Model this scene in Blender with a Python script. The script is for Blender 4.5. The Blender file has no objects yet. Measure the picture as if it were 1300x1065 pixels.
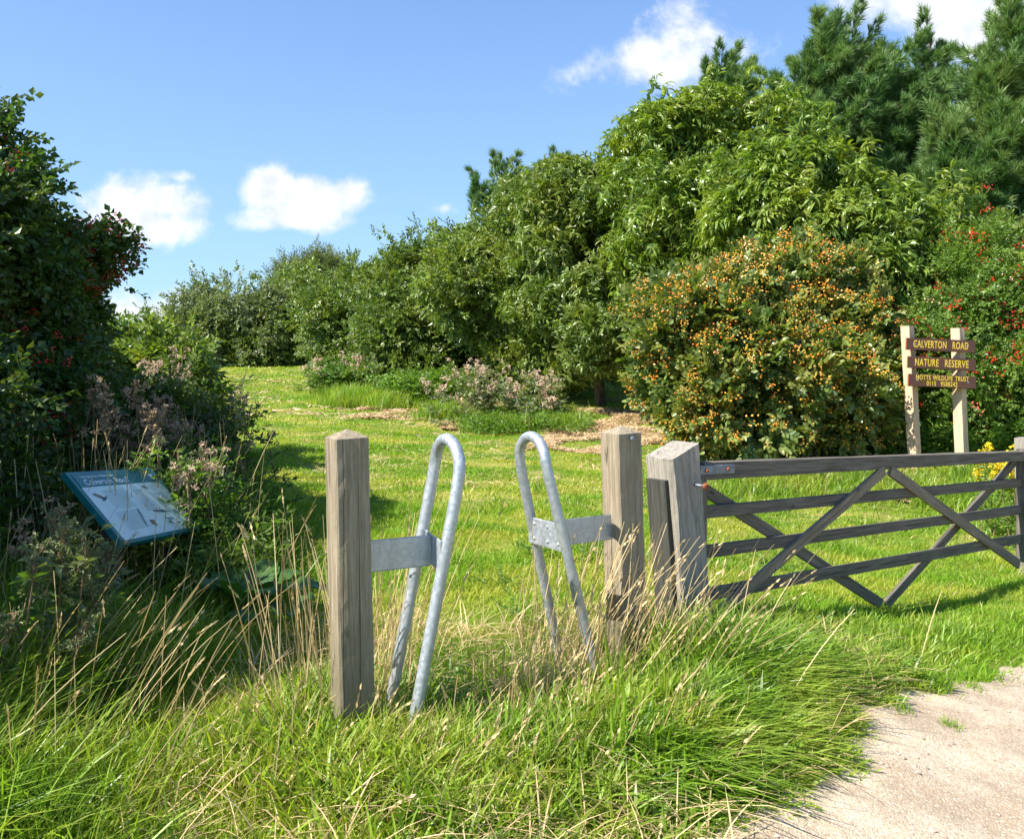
import bpy, math, random
import numpy as np
from mathutils import Vector, Matrix, Euler

rng = np.random.default_rng(11)
random.seed(5)
SC = bpy.context.scene
COL = SC.collection
F = 1050.0; CZ = 1.6; HX, HY = 650.0, 445.0

def px(x, y, Y):                       # point seen at photo position (x, y), Y metres ahead of the camera
    return np.array([(x-HX)/F*Y, Y, CZ+(HY-y)/F*Y])

# ------------------------------------------------------------------ ground height
def sstep(a, b, x):
    t = np.clip((x-a)/(b-a), 0, 1); return t*t*(3-2*t)
def ground(X, Y):
    X = np.asarray(X, float); Y = np.asarray(Y, float)
    z = np.interp(Y, [-60, 0, 3.5, 8, 14, 21, 28, 34, 60, 3000], [0, 0, .05, .10, .20, .52, .93, 1.0, .6, .0])
    z = z - .30*sstep(.3, 3.2, X)*(1-sstep(8.0, 11, Y)) - .20*sstep(2.5, 6, X)*(1-sstep(7.5, 10.5, Y))
    z = z + .10*sstep(-1.4, -3.2, X)*(1-sstep(12, 20, Y))
    z = z + .02*np.sin(X*1.7+Y*.9)*np.cos(Y*1.3-X*.5)*sstep(4, 7, Y) + .03*np.sin(X*.35+1)*np.sin(Y*.41)
    z = z + .25*sstep(3, 9, X-(Y-12)*-.55)*sstep(11, 14, Y)*(1-sstep(40, 60, Y))
    return z
def path_edge(X, Y):                   # > 0 on the track
    ex = np.interp(Y, [-6, 0, 2.6, 3.4, 3.75, 4.1, 4.6, 5.0, 5.4, 6.0, 8],
                   [-6, -1.0, .80, 1.28, 1.62, 2.06, 2.72, 3.40, 4.5, 7.0, 14])
    return X - ex + .10*np.sin(Y*5.3) + .06*np.sin(Y*13+X*6) + .04*np.sin(X*17)

# ------------------------------------------------------------------ tags
def tag(o, label=None, cat=None, group=None, kind=None):
    if label: o['label'] = label
    if cat: o['category'] = cat
    if group: o['group'] = group
    if kind: o['kind'] = kind
    return o
def empty(name, loc, label, cat, group=None):
    o = bpy.data.objects.new(name, None); COL.objects.link(o); o.location = [float(c) for c in loc]
    o.empty_display_size = .2
    return tag(o, label, cat, group)

# ------------------------------------------------------------------ meshes
def mesh_np(name, V, faces, mats, parent=None, smooth=False, midx=None, world=True):
    """faces: list of int arrays (m,k). V are world coordinates; a parent only offsets."""
    V = np.asarray(V, np.float32).reshape(-1, 3)
    if parent is not None and world:
        V = V - np.array(parent.location, np.float32)
    me = bpy.data.meshes.new(name)
    fl = [np.asarray(a, np.int32) for a in faces if len(a)]
    loops = np.concatenate([a.ravel() for a in fl])
    cnt = np.concatenate([np.full(len(a), a.shape[1], np.int32) for a in fl])
    st = np.concatenate([[0], np.cumsum(cnt)[:-1]]).astype(np.int32)
    me.vertices.add(len(V)); me.vertices.foreach_set('co', V.ravel())
    me.loops.add(len(loops)); me.loops.foreach_set('vertex_index', loops)
    me.polygons.add(len(cnt)); me.polygons.foreach_set('loop_start', st)
    me.polygons.foreach_set('loop_total', cnt)
    if not isinstance(mats, (list, tuple)): mats = [mats]
    for m in mats: me.materials.append(m)
    if midx is not None: me.polygons.foreach_set('material_index', np.asarray(midx, np.int32))
    me.polygons.foreach_set('use_smooth', np.full(len(cnt), bool(smooth)))
    me.update(calc_edges=True)
    o = bpy.data.objects.new(name, me); COL.objects.link(o)
    if parent is not None: o.parent = parent
    return o

def norm(a): return a/np.maximum(np.linalg.norm(a, axis=-1, keepdims=True), 1e-9)
def frames(d, up):                     # columns: x side, y forward, z normal
    y = norm(d); x = norm(np.cross(y, up)); z = np.cross(x, y)
    return np.stack([x, y, z], -1)
def scatter(T, pos, R, s):
    """T=(verts,[faces...]) copied to every transform"""
    tv, tf = T; n = len(pos); k = len(tv)
    V = np.einsum('nij,kj->nki', R, tv)*np.asarray(s).reshape(-1, 1, 1) + pos[:, None, :]
    off = (np.arange(n)*k)[:, None, None]
    return V.reshape(-1, 3), [(a[None]+off).reshape(-1, a.shape[1]) for a in tf]
def merge(parts):
    Vs, Fs, o = [], [], 0
    for V, fs in parts:
        Vs.append(V); Fs += [a+o for a in fs]; o += len(V)
    return np.concatenate(Vs), Fs

# leaf outlines: base at origin, tip along +y
def leaf6(l, w, droop=.15, fold=.25, at=.45):
    return np.array([[0, 0, 0], [-w/2, l*at*.7, fold*w*.5-droop*l*.2], [-w*.36, l*.75, fold*w*.4-droop*l*.6], [0, l, -droop*l],
                     [w*.36, l*.75, fold*w*.4-droop*l*.6], [w/2, l*at*.7, fold*w*.5-droop*l*.2], [0, l*.5, -droop*l*.25]]), \
        [np.array([[0, 6, 2, 1], [6, 3, 2, 2][:4], ])[:1], np.array([[6, 3, 2], [6, 4, 3]]), np.array([[0, 5, 4, 6]])]
def leaf4(l, w, droop=.15, fold=.3):
    return np.array([[0, 0, 0], [-w/2, l*.45, fold*w*.5], [0, l, -droop*l], [w/2, l*.45, fold*w*.5]]), [np.array([[0, 2, 1], [0, 3, 2]])]
def long_leaf(l, w, droop):
    n = 4; v = []; 
    for i in range(n+1):
        t = i/n; ww = w*[.12, .8, 1, .7, .0][i]/2
        a = droop*t
        y = l*math.sin(a)/droop if droop else l*t; z = -l*(1-math.cos(a))/droop
        v += [[-ww, y, z+ww*.35], [0, y, z], [ww, y, z+ww*.35]]
    q = []
    for i in range(n):
        b = 3*i; q += [[b, b+1, b+4, b+3], [b+1, b+2, b+5, b+4]]
    return np.array(v), [np.array(q)]
def rot(ax, a): return np.array(Matrix.Rotation(a, 3, ax))
def spray(leaf, n, L, r, spread=.9, jitter=.5, whorl=False):
    parts = []
    for i in range(n):
        t = (i+.5)/n
        if whorl: M = rot('Z', r.uniform(0, 6.28))@rot('X', r.uniform(-.2, .35)); p = np.array([0, L*t*.3, L*t*.6])
        else:
            side = 1 if i % 2 else -1
            M = rot('Z', -side*spread*r.uniform(.6, 1.25)*(1-.6*(i == n-1)))@rot('Y', r.uniform(-jitter, jitter))@rot('X', r.uniform(-jitter, jitter*.6))
            p = np.array([0, L*t, -.12*L*t*t])
        s = r.uniform(.75, 1.2)
        parts.append((leaf[0]@M.T*s+p, [a.copy() for a in leaf[1]]))
    return merge(parts)
def tube(pts, rad, seg=6, cap=True):
    pts = np.asarray(pts, float); n = len(pts); rad = np.broadcast_to(rad, (n,))
    t = norm(np.gradient(pts, axis=0)); up = np.array([.13, .07, 1.]) if abs(t[0, 2]) < .9 else np.array([1., .1, 0])
    x = norm(np.cross(t, up)); y = np.cross(t, x)
    a = np.arange(seg)/seg*2*math.pi
    V = pts[:, None]+rad[:, None, None]*(np.cos(a)[None, :, None]*x[:, None]+np.sin(a)[None, :, None]*y[:, None])
    i = np.arange(n-1)[:, None]*seg; j = np.arange(seg)[None]; k = (j+1) % seg
    Q = np.stack([i+j, i+k, i+seg+k, i+seg+j], -1).reshape(-1, 4)
    fs = [Q]
    if cap: fs += [np.arange(seg)[None, ::-1].copy(), (np.arange(seg)+(n-1)*seg)[None]]
    return V.reshape(-1, 3), fs
def bez(a, b, c, n=8):
    t = np.linspace(0, 1, n)[:, None]; return (1-t)**2*a+2*t*(1-t)*b+t*t*c

# ------------------------------------------------------------------ materials
class NT:
    def __init__(s, name, world=False):
        if world:
            s.m = bpy.data.worlds.new(name)
        else: s.m = bpy.data.materials.new(name)
        s.m.use_nodes = True; s.t = s.m.node_tree; s.t.nodes.clear()
        s.out = s.n('ShaderNodeOutputWorld' if world else 'ShaderNodeOutputMaterial')
    def n(s, typ, **kw):
        nd = s.t.nodes.new(typ)
        for k, v in kw.items():
            if k.startswith('_'): setattr(nd, k[1:], v)
            else:
                key = k.replace('__', ' ')
                s.put(nd.inputs[int(key[1:])] if key[0] == 'i' and key[1:].isdigit() else nd.inputs[key], v)
        return nd
    def put(s, sock, v):
        if isinstance(v, bpy.types.NodeSocket): s.t.links.new(v, sock)
        elif isinstance(v, bpy.types.Node): s.t.links.new(v.outputs[0], sock)
        else:
            if isinstance(v, tuple) and len(v) == 3 and sock.type == 'RGBA': v = (*v, 1)
            sock.default_value = v
    def math(s, op, a, b=0., c=None, clamp=False):
        nd = s.n('ShaderNodeMath', _operation=op, i0=a, i1=b, _use_clamp=clamp)
        if c is not None: s.put(nd.inputs[2], c)
        return nd.outputs[0]
    def vmath(s, op, a, b=(0, 0, 0)):
        nd = s.n('ShaderNodeVectorMath', _operation=op, i0=a, i1=b)
        return nd.outputs['Value'] if op in ('LENGTH', 'DOT_PRODUCT') else nd.outputs[0]
    def mix(s, fac, a, b, typ='MIX'):
        nd = s.n('ShaderNodeMix', _data_type='RGBA', _blend_type=typ)
        s.put(nd.inputs[0], fac); s.put(nd.inputs[6], a); s.put(nd.inputs[7], b)
        return nd.outputs[2]
    def noise(s, vec, scale, detail=3, rough=.55, dist=0.):
        return s.n('ShaderNodeTexNoise', Vector=vec, Scale=scale, Detail=float(detail), Roughness=rough, Distortion=dist).outputs[0]
    def ramp(s, fac, lo, hi, a=0., b=1.):
        return s.n('ShaderNodeMapRange', i0=fac, i1=lo, i2=hi, i3=a, i4=b, _interpolation_type='SMOOTHSTEP').outputs[0]
    def mapping(s, vec, sc): return s.n('ShaderNodeMapping', Vector=vec, Scale=sc).outputs[0]
    def obj(s): return s.n('ShaderNodeTexCoord').outputs['Object']
    def pos(s): return s.n('ShaderNodeNewGeometry').outputs['Position']
    def surf(s, sh): s.put(s.out.inputs[0], sh); return s.m

def leaf_mat(name, c1, c2, c3=None, rough=.45, trans=.35, spec=.5, nscale=1.2, tcol=None):
    N = NT(name); g = N.n('ShaderNodeNewGeometry')
    r = g.outputs['Random Per Island']
    col = N.mix(r, c1, c2)
    if c3:
        col = N.mix(N.ramp(N.noise(g.outputs['Position'], nscale, 2), .42, .62), col, N.mix(r, c3, c2))
    hv = N.math('MULTIPLY_ADD', r, .5, .75)
    col = N.mix(1., col, N.n('ShaderNodeCombineColor', Red=hv, Green=hv, Blue=hv), 'MULTIPLY')
    bs = N.n('ShaderNodeBsdfPrincipled', Base__Color=col, Roughness=rough)
    bs.inputs['Specular IOR Level'].default_value = spec
    tc = N.mix(1., col, tcol or (1.5, 1.6, .5), 'MULTIPLY')
    tr = N.n('ShaderNodeBsdfTranslucent', Color=tc)
    return N.surf(N.n('ShaderNodeMixShader', Fac=trans, i1=bs, i2=tr))

def simple(name, col, rough=.6, metal=0., spec=.5, var=.25, nscale=8., bump=0., bscale=60.):
    N = NT(name); p = N.obj()
    n = N.noise(p, nscale, 5)
    c = N.mix(N.ramp(n, .3, .7), tuple(v*(1-var) for v in col), tuple(min(1, v*(1+var)) for v in col))
    b = N.n('ShaderNodeBsdfPrincipled', Base__Color=c, Roughness=rough, Metallic=metal)
    b.inputs['Specular IOR Level'].default_value = spec
    if bump:
        bp = N.n('ShaderNodeBump', Strength=bump, Distance=.004, Height=N.noise(p, bscale, 4)); N.put(b.inputs['Normal'], bp)
    return N.surf(b)

def wood_mat(name, light, dark, crack=.7, lichen=None, saw=True, scale=1., axis='Z', grime=.5, foot=False):
    N = NT(name); o = N.obj()
    rnd = N.n('ShaderNodeObjectInfo').outputs['Random']
    o = N.vmath('ADD', o, N.n('ShaderNodeCombineXYZ', X=N.math('MULTIPLY', rnd, 7.3), Y=N.math('MULTIPLY', rnd, 3.1), Z=N.math('MULTIPLY', rnd, 11.)))
    st = {'Z': (1, 1, .045), 'X': (.045, 1, 1)}[axis]
    g = N.mapping(o, st)
    n1 = N.noise(g, 55*scale, 7, .65, .6)
    n2 = N.noise(g, 160*scale, 4, .7)
    n3 = N.noise(o, 5.0, 5, .6)
    grain = N.ramp(N.math('MULTIPLY_ADD', n2, .45, N.math('MULTIPLY', n1, .6)), .38, .68)
    col = N.mix(grain, dark, light)
    col = N.mix(N.ramp(n3, .35, .7, 0, grime), col, N.mix(.5, col, tuple(v*.55 for v in light)))
    if lichen:
        ln = N.noise(o, 9, 6, .7)
        col = N.mix(N.ramp(ln, .52, .7, 0, .6), col, lichen)
    # drying cracks: thin long dark lines
    cg = N.mapping(o, {'Z': (1, 1, .02), 'X': (.02, 1, 1)}[axis])
    cn = N.noise(cg, 13*scale, 2, .4, .4)
    line = N.math('ABSOLUTE', N.math('SUBTRACT', cn, .5))
    gate = N.ramp(N.noise(N.mapping(o, {'Z': (.4, .4, 1), 'X': (1, .4, .4)}[axis]), 2.2, 2), .46, .54)
    ck = N.math('MULTIPLY', N.ramp(line, .003, .011, 1, 0), gate)
    col = N.mix(N.math('MULTIPLY', ck, crack), col, (.018, .014, .011))
    h = N.math('SUBTRACT', N.math('MULTIPLY', grain, .5), N.math('MULTIPLY', ck, 2.2))
    if saw:
        sw = N.noise(N.mapping(o, {'Z': (.35, .35, 1), 'X': (1, .35, .35)}[axis]), 130, 3, .6)
        h = N.math('MULTIPLY_ADD', sw, .55, h)
        col = N.mix(N.ramp(sw, .5, .75, 0, .28), col, tuple(v*.5 for v in light))
    # knots
    vo = N.n('ShaderNodeTexVoronoi', Vector=N.mapping(o, {'Z': (1, 1, .5), 'X': (.5, 1, 1)}[axis]), Scale=5.5)
    kn = N.ramp(vo.outputs['Distance'], .035, .075, 1, 0)
    col = N.mix(N.math('MULTIPLY', kn, .7), col, tuple(v*.45 for v in dark))
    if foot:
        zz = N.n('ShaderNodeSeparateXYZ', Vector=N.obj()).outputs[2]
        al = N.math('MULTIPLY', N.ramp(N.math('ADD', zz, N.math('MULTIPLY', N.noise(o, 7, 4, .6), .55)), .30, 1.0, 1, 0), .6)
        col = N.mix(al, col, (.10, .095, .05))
    b = N.n('ShaderNodeBsdfPrincipled', Base__Color=col, Roughness=.85)
    b.inputs['Specular IOR Level'].default_value = .25
    bp = N.n('ShaderNodeBump', Strength=.55, Distance=.004, Height=h); N.put(b.inputs['Normal'], bp)
    return N.surf(b)

M = {}
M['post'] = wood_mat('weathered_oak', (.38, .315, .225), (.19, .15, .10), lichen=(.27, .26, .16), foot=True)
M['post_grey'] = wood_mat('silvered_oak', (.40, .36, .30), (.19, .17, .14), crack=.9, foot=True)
M['gate'] = wood_mat('dark_gate_timber', (.20, .175, .14), (.075, .065, .052), saw=False, axis='X', crack=.5)
M['gate_up'] = wood_mat('dark_stile_timber', (.18, .155, .125), (.07, .06, .05), saw=False, axis='Z', crack=.5)
M['plank'] = wood_mat('dark_green_plank', (.085, .085, .07), (.03, .03, .026), saw=False, axis='X')
M['brace'] = wood_mat('brown_brace_timber', (.30, .245, .18), (.13, .105, .078), saw=False, axis='X', crack=.6)
M['pale'] = wood_mat('new_sawn_timber', (.70, .50, .34), (.56, .38, .25), crack=.3, grime=.3)
M['signbrown'] = simple('stained_sign_board', (.060, .024, .015), .55, var=.15, bump=.2)
M['orange_edge'] = simple('board_end_grain', (.42, .12, .035), .6)
M['yellow'] = simple('yellow_paint', (.50, .35, .04), .6, var=.1)
M['screw'] = simple('steel_screw', (.6, .6, .6), .3, 1.)
M['rust'] = simple('rusty_iron', (.30, .09, .035), .8, .3, var=.45, nscale=90, bump=.5, bscale=200)
M['strap'] = simple('grey_iron_strap', (.17, .19, .22), .5, .5, var=.25, nscale=20)
M['teal'] = simple('teal_frame_paint', (.008, .155, .16), .35, var=.12)
M['panelface'] = simple('pale_printed_panel', (.62, .74, .70), .25, var=.08, nscale=5)
M['ink'] = simple('dark_blue_ink', (.05, .10, .17), .4)
M['inkg'] = simple('grey_green_ink', (.16, .27, .27), .4)
M['inkb'] = simple('brown_ink', (.22, .17, .13), .4)
M['white'] = simple('white_print', (.75, .82, .85), .4, var=.05)

def galv():
    N = NT('galvanised_steel'); o = N.obj()
    v = N.n('ShaderNodeTexVoronoi', Vector=o, Scale=75.).outputs['Color']
    sp = N.n('ShaderNodeSeparateColor', Color=v).outputs[0]
    c = N.mix(sp, (.36, .40, .44), (.50, .53, .56))
    st = N.noise(N.mapping(o, (1, 1, .2)), 14, 5, .65)
    c = N.mix(N.ramp(st, .5, .72, 0, .5), c, (.27, .28, .28))
    fine = N.noise(o, 160, 3, .7)
    c = N.mix(N.ramp(fine, .62, .75, 0, .35), c, (.16, .13, .10))
    b = N.n('ShaderNodeBsdfPrincipled', Base__Color=c, Metallic=.55, Roughness=N.math('MULTIPLY_ADD', sp, .12, .42))
    bp = N.n('ShaderNodeBump', Strength=.15, Distance=.002, Height=N.noise(o, 90, 3)); N.put(b.inputs['Normal'], bp)
    return N.surf(b)
M['galv'] = galv()

# foliage
M['chestnut'] = leaf_mat('chestnut_leaf', (.095, .170, .025), (.20, .28, .045), (.25, .29, .04), rough=.30, trans=.35)
M['broad'] = leaf_mat('sallow_leaf', (.09, .155, .028), (.18, .245, .05), (.21, .24, .04), rough=.38, trans=.33)
M['broad2'] = leaf_mat('alder_leaf', (.075, .135, .026), (.15, .215, .045), (.18, .21, .04), rough=.4, trans=.33)
M['grey'] = leaf_mat('willow_leaf', (.12, .155, .065), (.20, .235, .11), (.14, .18, .06), rough=.5, trans=.3)
M['viburnum'] = leaf_mat('guelder_leaf', (.07, .135, .028), (.17, .22, .055), (.28, .27, .06), rough=.36, trans=.33, nscale=2.5)
M['rose'] = leaf_mat('rose_leaf', (.08, .16, .025), (.16, .25, .04), (.18, .27, .04), rough=.42, trans=.4)
M['hawthorn'] = leaf_mat('hawthorn_leaf', (.035, .085, .018), (.075, .13, .028), (.09, .11, .024), rough=.35, trans=.33)
M['pine'] = leaf_mat('pine_needle', (.045, .12, .030), (.15, .25, .07), (.18, .24, .05), rough=.45, trans=.3, nscale=.8, tcol=(1.1, 1.4, .8))
M['herb'] = leaf_mat('herb_leaf', (.05, .12, .018), (.11, .19, .03), (.14, .20, .035), rough=.5, trans=.4)
M['nettle'] = leaf_mat('nettle_leaf', (.09, .18, .02), (.16, .26, .035), rough=.5, trans=.4)
M['dock'] = leaf_mat('dock_leaf', (.045, .12, .022), (.075, .165, .035), rough=.45, trans=.35)
M['ragwort'] = leaf_mat('ragwort_flower', (.75, .55, .01), (.85, .68, .02), rough=.6, trans=.3, tcol=(1, 1, .6))
M['seed'] = leaf_mat('pale_seed_fluff', (.62, .43, .30), (.80, .62, .46), rough=.8, trans=.4, tcol=(1, 1, 1))
M['brownseed'] = leaf_mat('brown_dead_flower', (.36, .24, .14), (.54, .39, .25), rough=.8, trans=.2, tcol=(1, 1, 1))
M['straw'] = leaf_mat('straw', (.44, .32, .14), (.64, .50, .27), (.50, .34, .15), rough=.6, trans=.3, nscale=3, tcol=(1, 1, .8))
M['hay'] = leaf_mat('cut_hay', (.50, .34, .18), (.66, .50, .30), rough=.7, trans=.2, tcol=(1, 1, .8))
M['stem'] = simple('dead_stem', (.20, .13, .07), .8, nscale=30)
M['bark'] = simple('bark', (.085, .068, .05), .9, nscale=12, var=.4, bump=.8)
M['orange'] = leaf_mat('orange_berry', (.76, .17, .02), (.70, .34, .04), (.52, .42, .06), rough=.4, trans=.0, nscale=3)
M['red'] = leaf_mat('red_berry', (.50, .012, .008), (.62, .035, .015), rough=.3, trans=.0)
M['darkred'] = leaf_mat('dark_red_haw', (.58, .010, .014), (.72, .04, .03), rough=.3, trans=.0)
M['tall'] = leaf_mat('tall_grass_blade', (.11, .21, .018), (.24, .36, .04), (.36, .38, .07), rough=.40, trans=.45, nscale=2.2)

def grass_cols(N, p):
    """green and straw tones laid over the field in world space, shared by soil and blades"""
    big = N.noise(p, .35, 4, .6)
    str_ = N.noise(N.mapping(p, (.55, 1.6, 1)), .9, 5, .65, .5)
    fine = N.noise(p, 7, 3, .6)
    return big, str_, fine
def lawn_mat():
    N = NT('lawn_blades'); g = N.n('ShaderNodeNewGeometry'); p = g.outputs['Position']; r = g.outputs['Random Per Island']
    big, s_, fine = grass_cols(N, p)
    green = N.mix(r, (.12, .27, .010), (.25, .41, .018))
    yel = N.mix(r, (.34, .39, .03), (.50, .49, .09))
    straw = N.mix(r, (.50, .41, .17), (.62, .50, .25))
    col = N.mix(N.ramp(s_, .42, .62, 0, .92), green, yel)
    sep = N.n('ShaderNodeSeparateXYZ', Vector=p)
    far = N.ramp(sep.outputs[1], 5, 10)
    strawf = N.math('MULTIPLY', N.ramp(N.noise(N.mapping(p, (.5, 1.9, 1)), 1.3, 5, .7, .6), .50, .64), far)
    strawf = N.math('MULTIPLY', strawf, N.ramp(r, .35, .9, 0, .7))
    lone = N.ramp(r, .965, .98)
    col = N.mix(N.math('MAXIMUM', strawf, lone), col, straw)
    b = N.n('ShaderNodeBsdfPrincipled', Base__Color=col, Roughness=.5)
    b.inputs['Specular IOR Level'].default_value = .35
    tr = N.n('ShaderNodeBsdfTranslucent', Color=N.mix(1., col, (1.3, 1.4, .5), 'MULTIPLY'))
    return N.surf(N.n('ShaderNodeMixShader', Fac=.42, i1=b, i2=tr))
M['lawn'] = lawn_mat()
def soil_mat():
    N = NT('meadow_ground'); p = N.pos()
    big, s_, fine = grass_cols(N, p)
    v = N.noise(p, 45, 4, .7)
    green = N.mix(v, (.05, .095, .010), (.16, .24, .025))
    yel = N.mix(v, (.14, .16, .02), (.33, .33, .07))
    straw = N.mix(v, (.30, .22, .09), (.58, .45, .22))
    col = N.mix(N.ramp(s_, .42, .62, 0, .92), green, yel)
    sep = N.n('ShaderNodeSeparateXYZ', Vector=p); far = N.ramp(sep.outputs[1], 5, 10)
    strawf = N.math('MULTIPLY', N.ramp(N.noise(N.mapping(p, (.5, 1.9, 1)), 1.3, 5, .7, .6), .50, .64), far)
    col = N.mix(N.math('MULTIPLY', strawf, .6), col, straw)
    b = N.n('ShaderNodeBsdfPrincipled', Base__Color=col, Roughness=.9)
    b.inputs['Specular IOR Level'].default_value = .1
    bp = N.n('ShaderNodeBump', Strength=.6, Distance=.03, Height=v); N.put(b.inputs['Normal'], bp)
    return N.surf(b)
M['soil'] = soil_mat()
def path_mat():
    N = NT('pink_gravel_track'); p = N.pos()
    n1 = N.noise(p, 2.2, 6, .65); n2 = N.noise(p, 60, 5, .7)
    vo = N.n('ShaderNodeTexVoronoi', Vector=p, Scale=140.)
    sp = N.n('ShaderNodeSeparateColor', Color=vo.outputs['Color']).outputs[0]
    col = N.mix(N.ramp(n1, .40, .60), (.38, .30, .20), (.55, .455, .325))
    col = N.mix(N.ramp(n2, .40, .62, 0, .55), col, (.31, .22, .16))
    col = N.mix(N.ramp(sp, .80, .95, 0, .5), col, (.66, .56, .47))
    col = N.mix(N.ramp(sp, .0, .15, .4, 0), col, (.22, .15, .11))
    b = N.n('ShaderNodeBsdfPrincipled', Base__Color=col, Roughness=.9)
    b.inputs['Specular IOR Level'].default_value = .2
    h = N.math('ADD', N.math('MULTIPLY', n2, .7), N.math('MULTIPLY', vo.outputs['Distance'], -.6))
    bp = N.n('ShaderNodeBump', Strength=.7, Distance=.008, Height=h); N.put(b.inputs['Normal'], bp)
    return N.surf(b)
M['path'] = path_mat()
M['mulch'] = simple('orange_dry_litter', (.50, .31, .18), .9, var=.35, nscale=14, bump=.8)

# ------------------------------------------------------------------ setting
def sheet(name, xs, ys, zfun, mat, keep=None, smooth=True):
    X, Y = np.meshgrid(xs, ys); V = np.stack([X, Y, zfun(X, Y)], -1).reshape(-1, 3)
    nx = len(xs); i = np.arange(len(ys)-1)[:, None]*nx; j = np.arange(nx-1)[None]
    Q = np.stack([i+j, i+j+1, i+nx+j+1, i+nx+j], -1).reshape(-1, 4)
    if keep is not None:
        k = keep(X, Y).ravel()[Q].all(1); Q = Q[k]
        used = np.unique(Q); mp = np.full(len(V), -1); mp[used] = np.arange(len(used)); V = V[used]; Q = mp[Q]
    o = mesh_np(name, V, [Q], mat, smooth=smooth); o['kind'] = 'structure'; return o
def axis(lo, a, b, hi, step, n):
    l = a-np.geomspace(step, a-lo+step, n)[::-1]+0; h = b+np.geomspace(step, hi-b+step, n)
    return np.unique(np.concatenate([l, np.arange(a, b+1e-6, step), h]))
def gz(X, Y):
    pe = path_edge(X, Y)
    return ground(X, Y) + .03*np.sin(X*5.1)*np.sin(Y*4.3)*sstep(.1, -.4, pe)*sstep(2, 3, Y) - .035*sstep(-.1, .25, pe)
sheet('ground', axis(-2500, -14, 16, 2500, .16, 30), axis(-2500, -2, 36, 2500, .16, 30), gz, M['soil'])
def pz(X, Y):
    n = .012*np.sin(X*9+Y*4)*np.sin(Y*7.7-X*3)+.008*np.sin(X*23+1.3)*np.sin(Y*19)
    return gz(X, Y)+.006+n*.6+.035*sstep(-.2, .3, path_edge(X, Y))-.03*sstep(.1, -.35, path_edge(X, Y))
sheet('path', np.arange(-3, 13, .05), np.arange(-2, 8, .05), pz, M['path'], keep=lambda X, Y: path_edge(X, Y) > -.3)

# ------------------------------------------------------------------ timber pieces
def basis_obj(name, base, zdir, yaw, me_fn, mat, parent):
    """object with its own local axes (grain runs along local Z)"""
    V, fs = me_fn
    me = bpy.data.meshes.new(name)
    me.from_pydata([tuple(map(float, v)) for v in V], [], [tuple(int(i) for i in f_) for a in fs for f_ in a]); me.update()
    for m in (mat if isinstance(mat, list) else [mat]): me.materials.append(m)
    o = bpy.data.objects.new(name, me); COL.objects.link(o)
    z = Vector(zdir).normalized(); x = Vector((math.cos(yaw), math.sin(yaw), 0)); y = z.cross(x).normalized(); x = y.cross(z).normalized()
    R = Matrix((x, y, z)).transposed().to_4x4()
    o.matrix_world = Matrix.Translation(Vector([float(b) for b in base]))@R
    if parent is not None:
        o.parent = parent; o.matrix_parent_inverse = Matrix.Translation(-parent.location)
    return o
def post_geo(w, h, rows=26, cap='pyramid', ch=.006, wob=.0025, seed=0, slope=(0, 0), taper=0.):
    r = np.random.default_rng(seed); V = []; fs = []
    n = 5                                 # points per side
    def ring(z, ww, k):
        pts = []; hw = ww/2
        cs = [(-1, -1), (1, -1), (1, 1), (-1, 1)]
        for a in range(4):
            p, q = np.array(cs[a])*hw, np.array(cs[(a+1) % 4])*hw; d = (q-p)/np.linalg.norm(q-p)
            p2, q2 = p+d*ch, q-d*ch
            for i in range(n):
                pts.append(p2+(q2-p2)*i/(n-1))
        pts = np.array(pts); pts += wobs[k]*wob
        zz = z + (pts[:, 0]*slope[0]+pts[:, 1]*slope[1] if z > h-.02 else 0)
        return np.column_stack([pts, np.broadcast_to(zz, len(pts))])
    m = 4*n
    base = r.normal(size=(m, 2)); wobs = []
    for k in range(rows+1):
        base = base*.8+r.normal(size=(m, 2))*.5; wobs.append(base.copy())
    for k in range(rows+1):
        V.append(ring(h*k/rows-.25*(k == 0), w*(1-taper*k/rows), k))
    for k in range(rows):
        a = k*m; fs += [[a+i, a+(i+1) % m, a+m+(i+1) % m, a+m+i] for i in range(m)]
    V = np.concatenate(V); a = rows*m
    out = [np.array(fs)]
    if cap == 'pyramid':
        V = np.vstack([V, [[.003, -.002, h+w*.24]]]); out.append(np.array([[a+i, a+(i+1) % m, len(V)-1] for i in range(m)]))
    else:
        V = np.vstack([V, [V[a:a+m].mean(0)]]); out.append(np.array([[a+i, a+(i+1) % m, len(V)-1] for i in range(m)]))
    return V, out
def bolt_geo(r, h, seg=10):
    V, fs = tube([[0, 0, 0], [0, 0, h*.7], [0, 0, h]], [r, r, r*.7], seg); return V, fs

YAW = math.radians(30)                   # barrier line runs back to the right
LINE = np.array([math.cos(YAW), math.sin(YAW), 0]); NRM = np.array([math.sin(YAW), -math.cos(YAW), 0])

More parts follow.
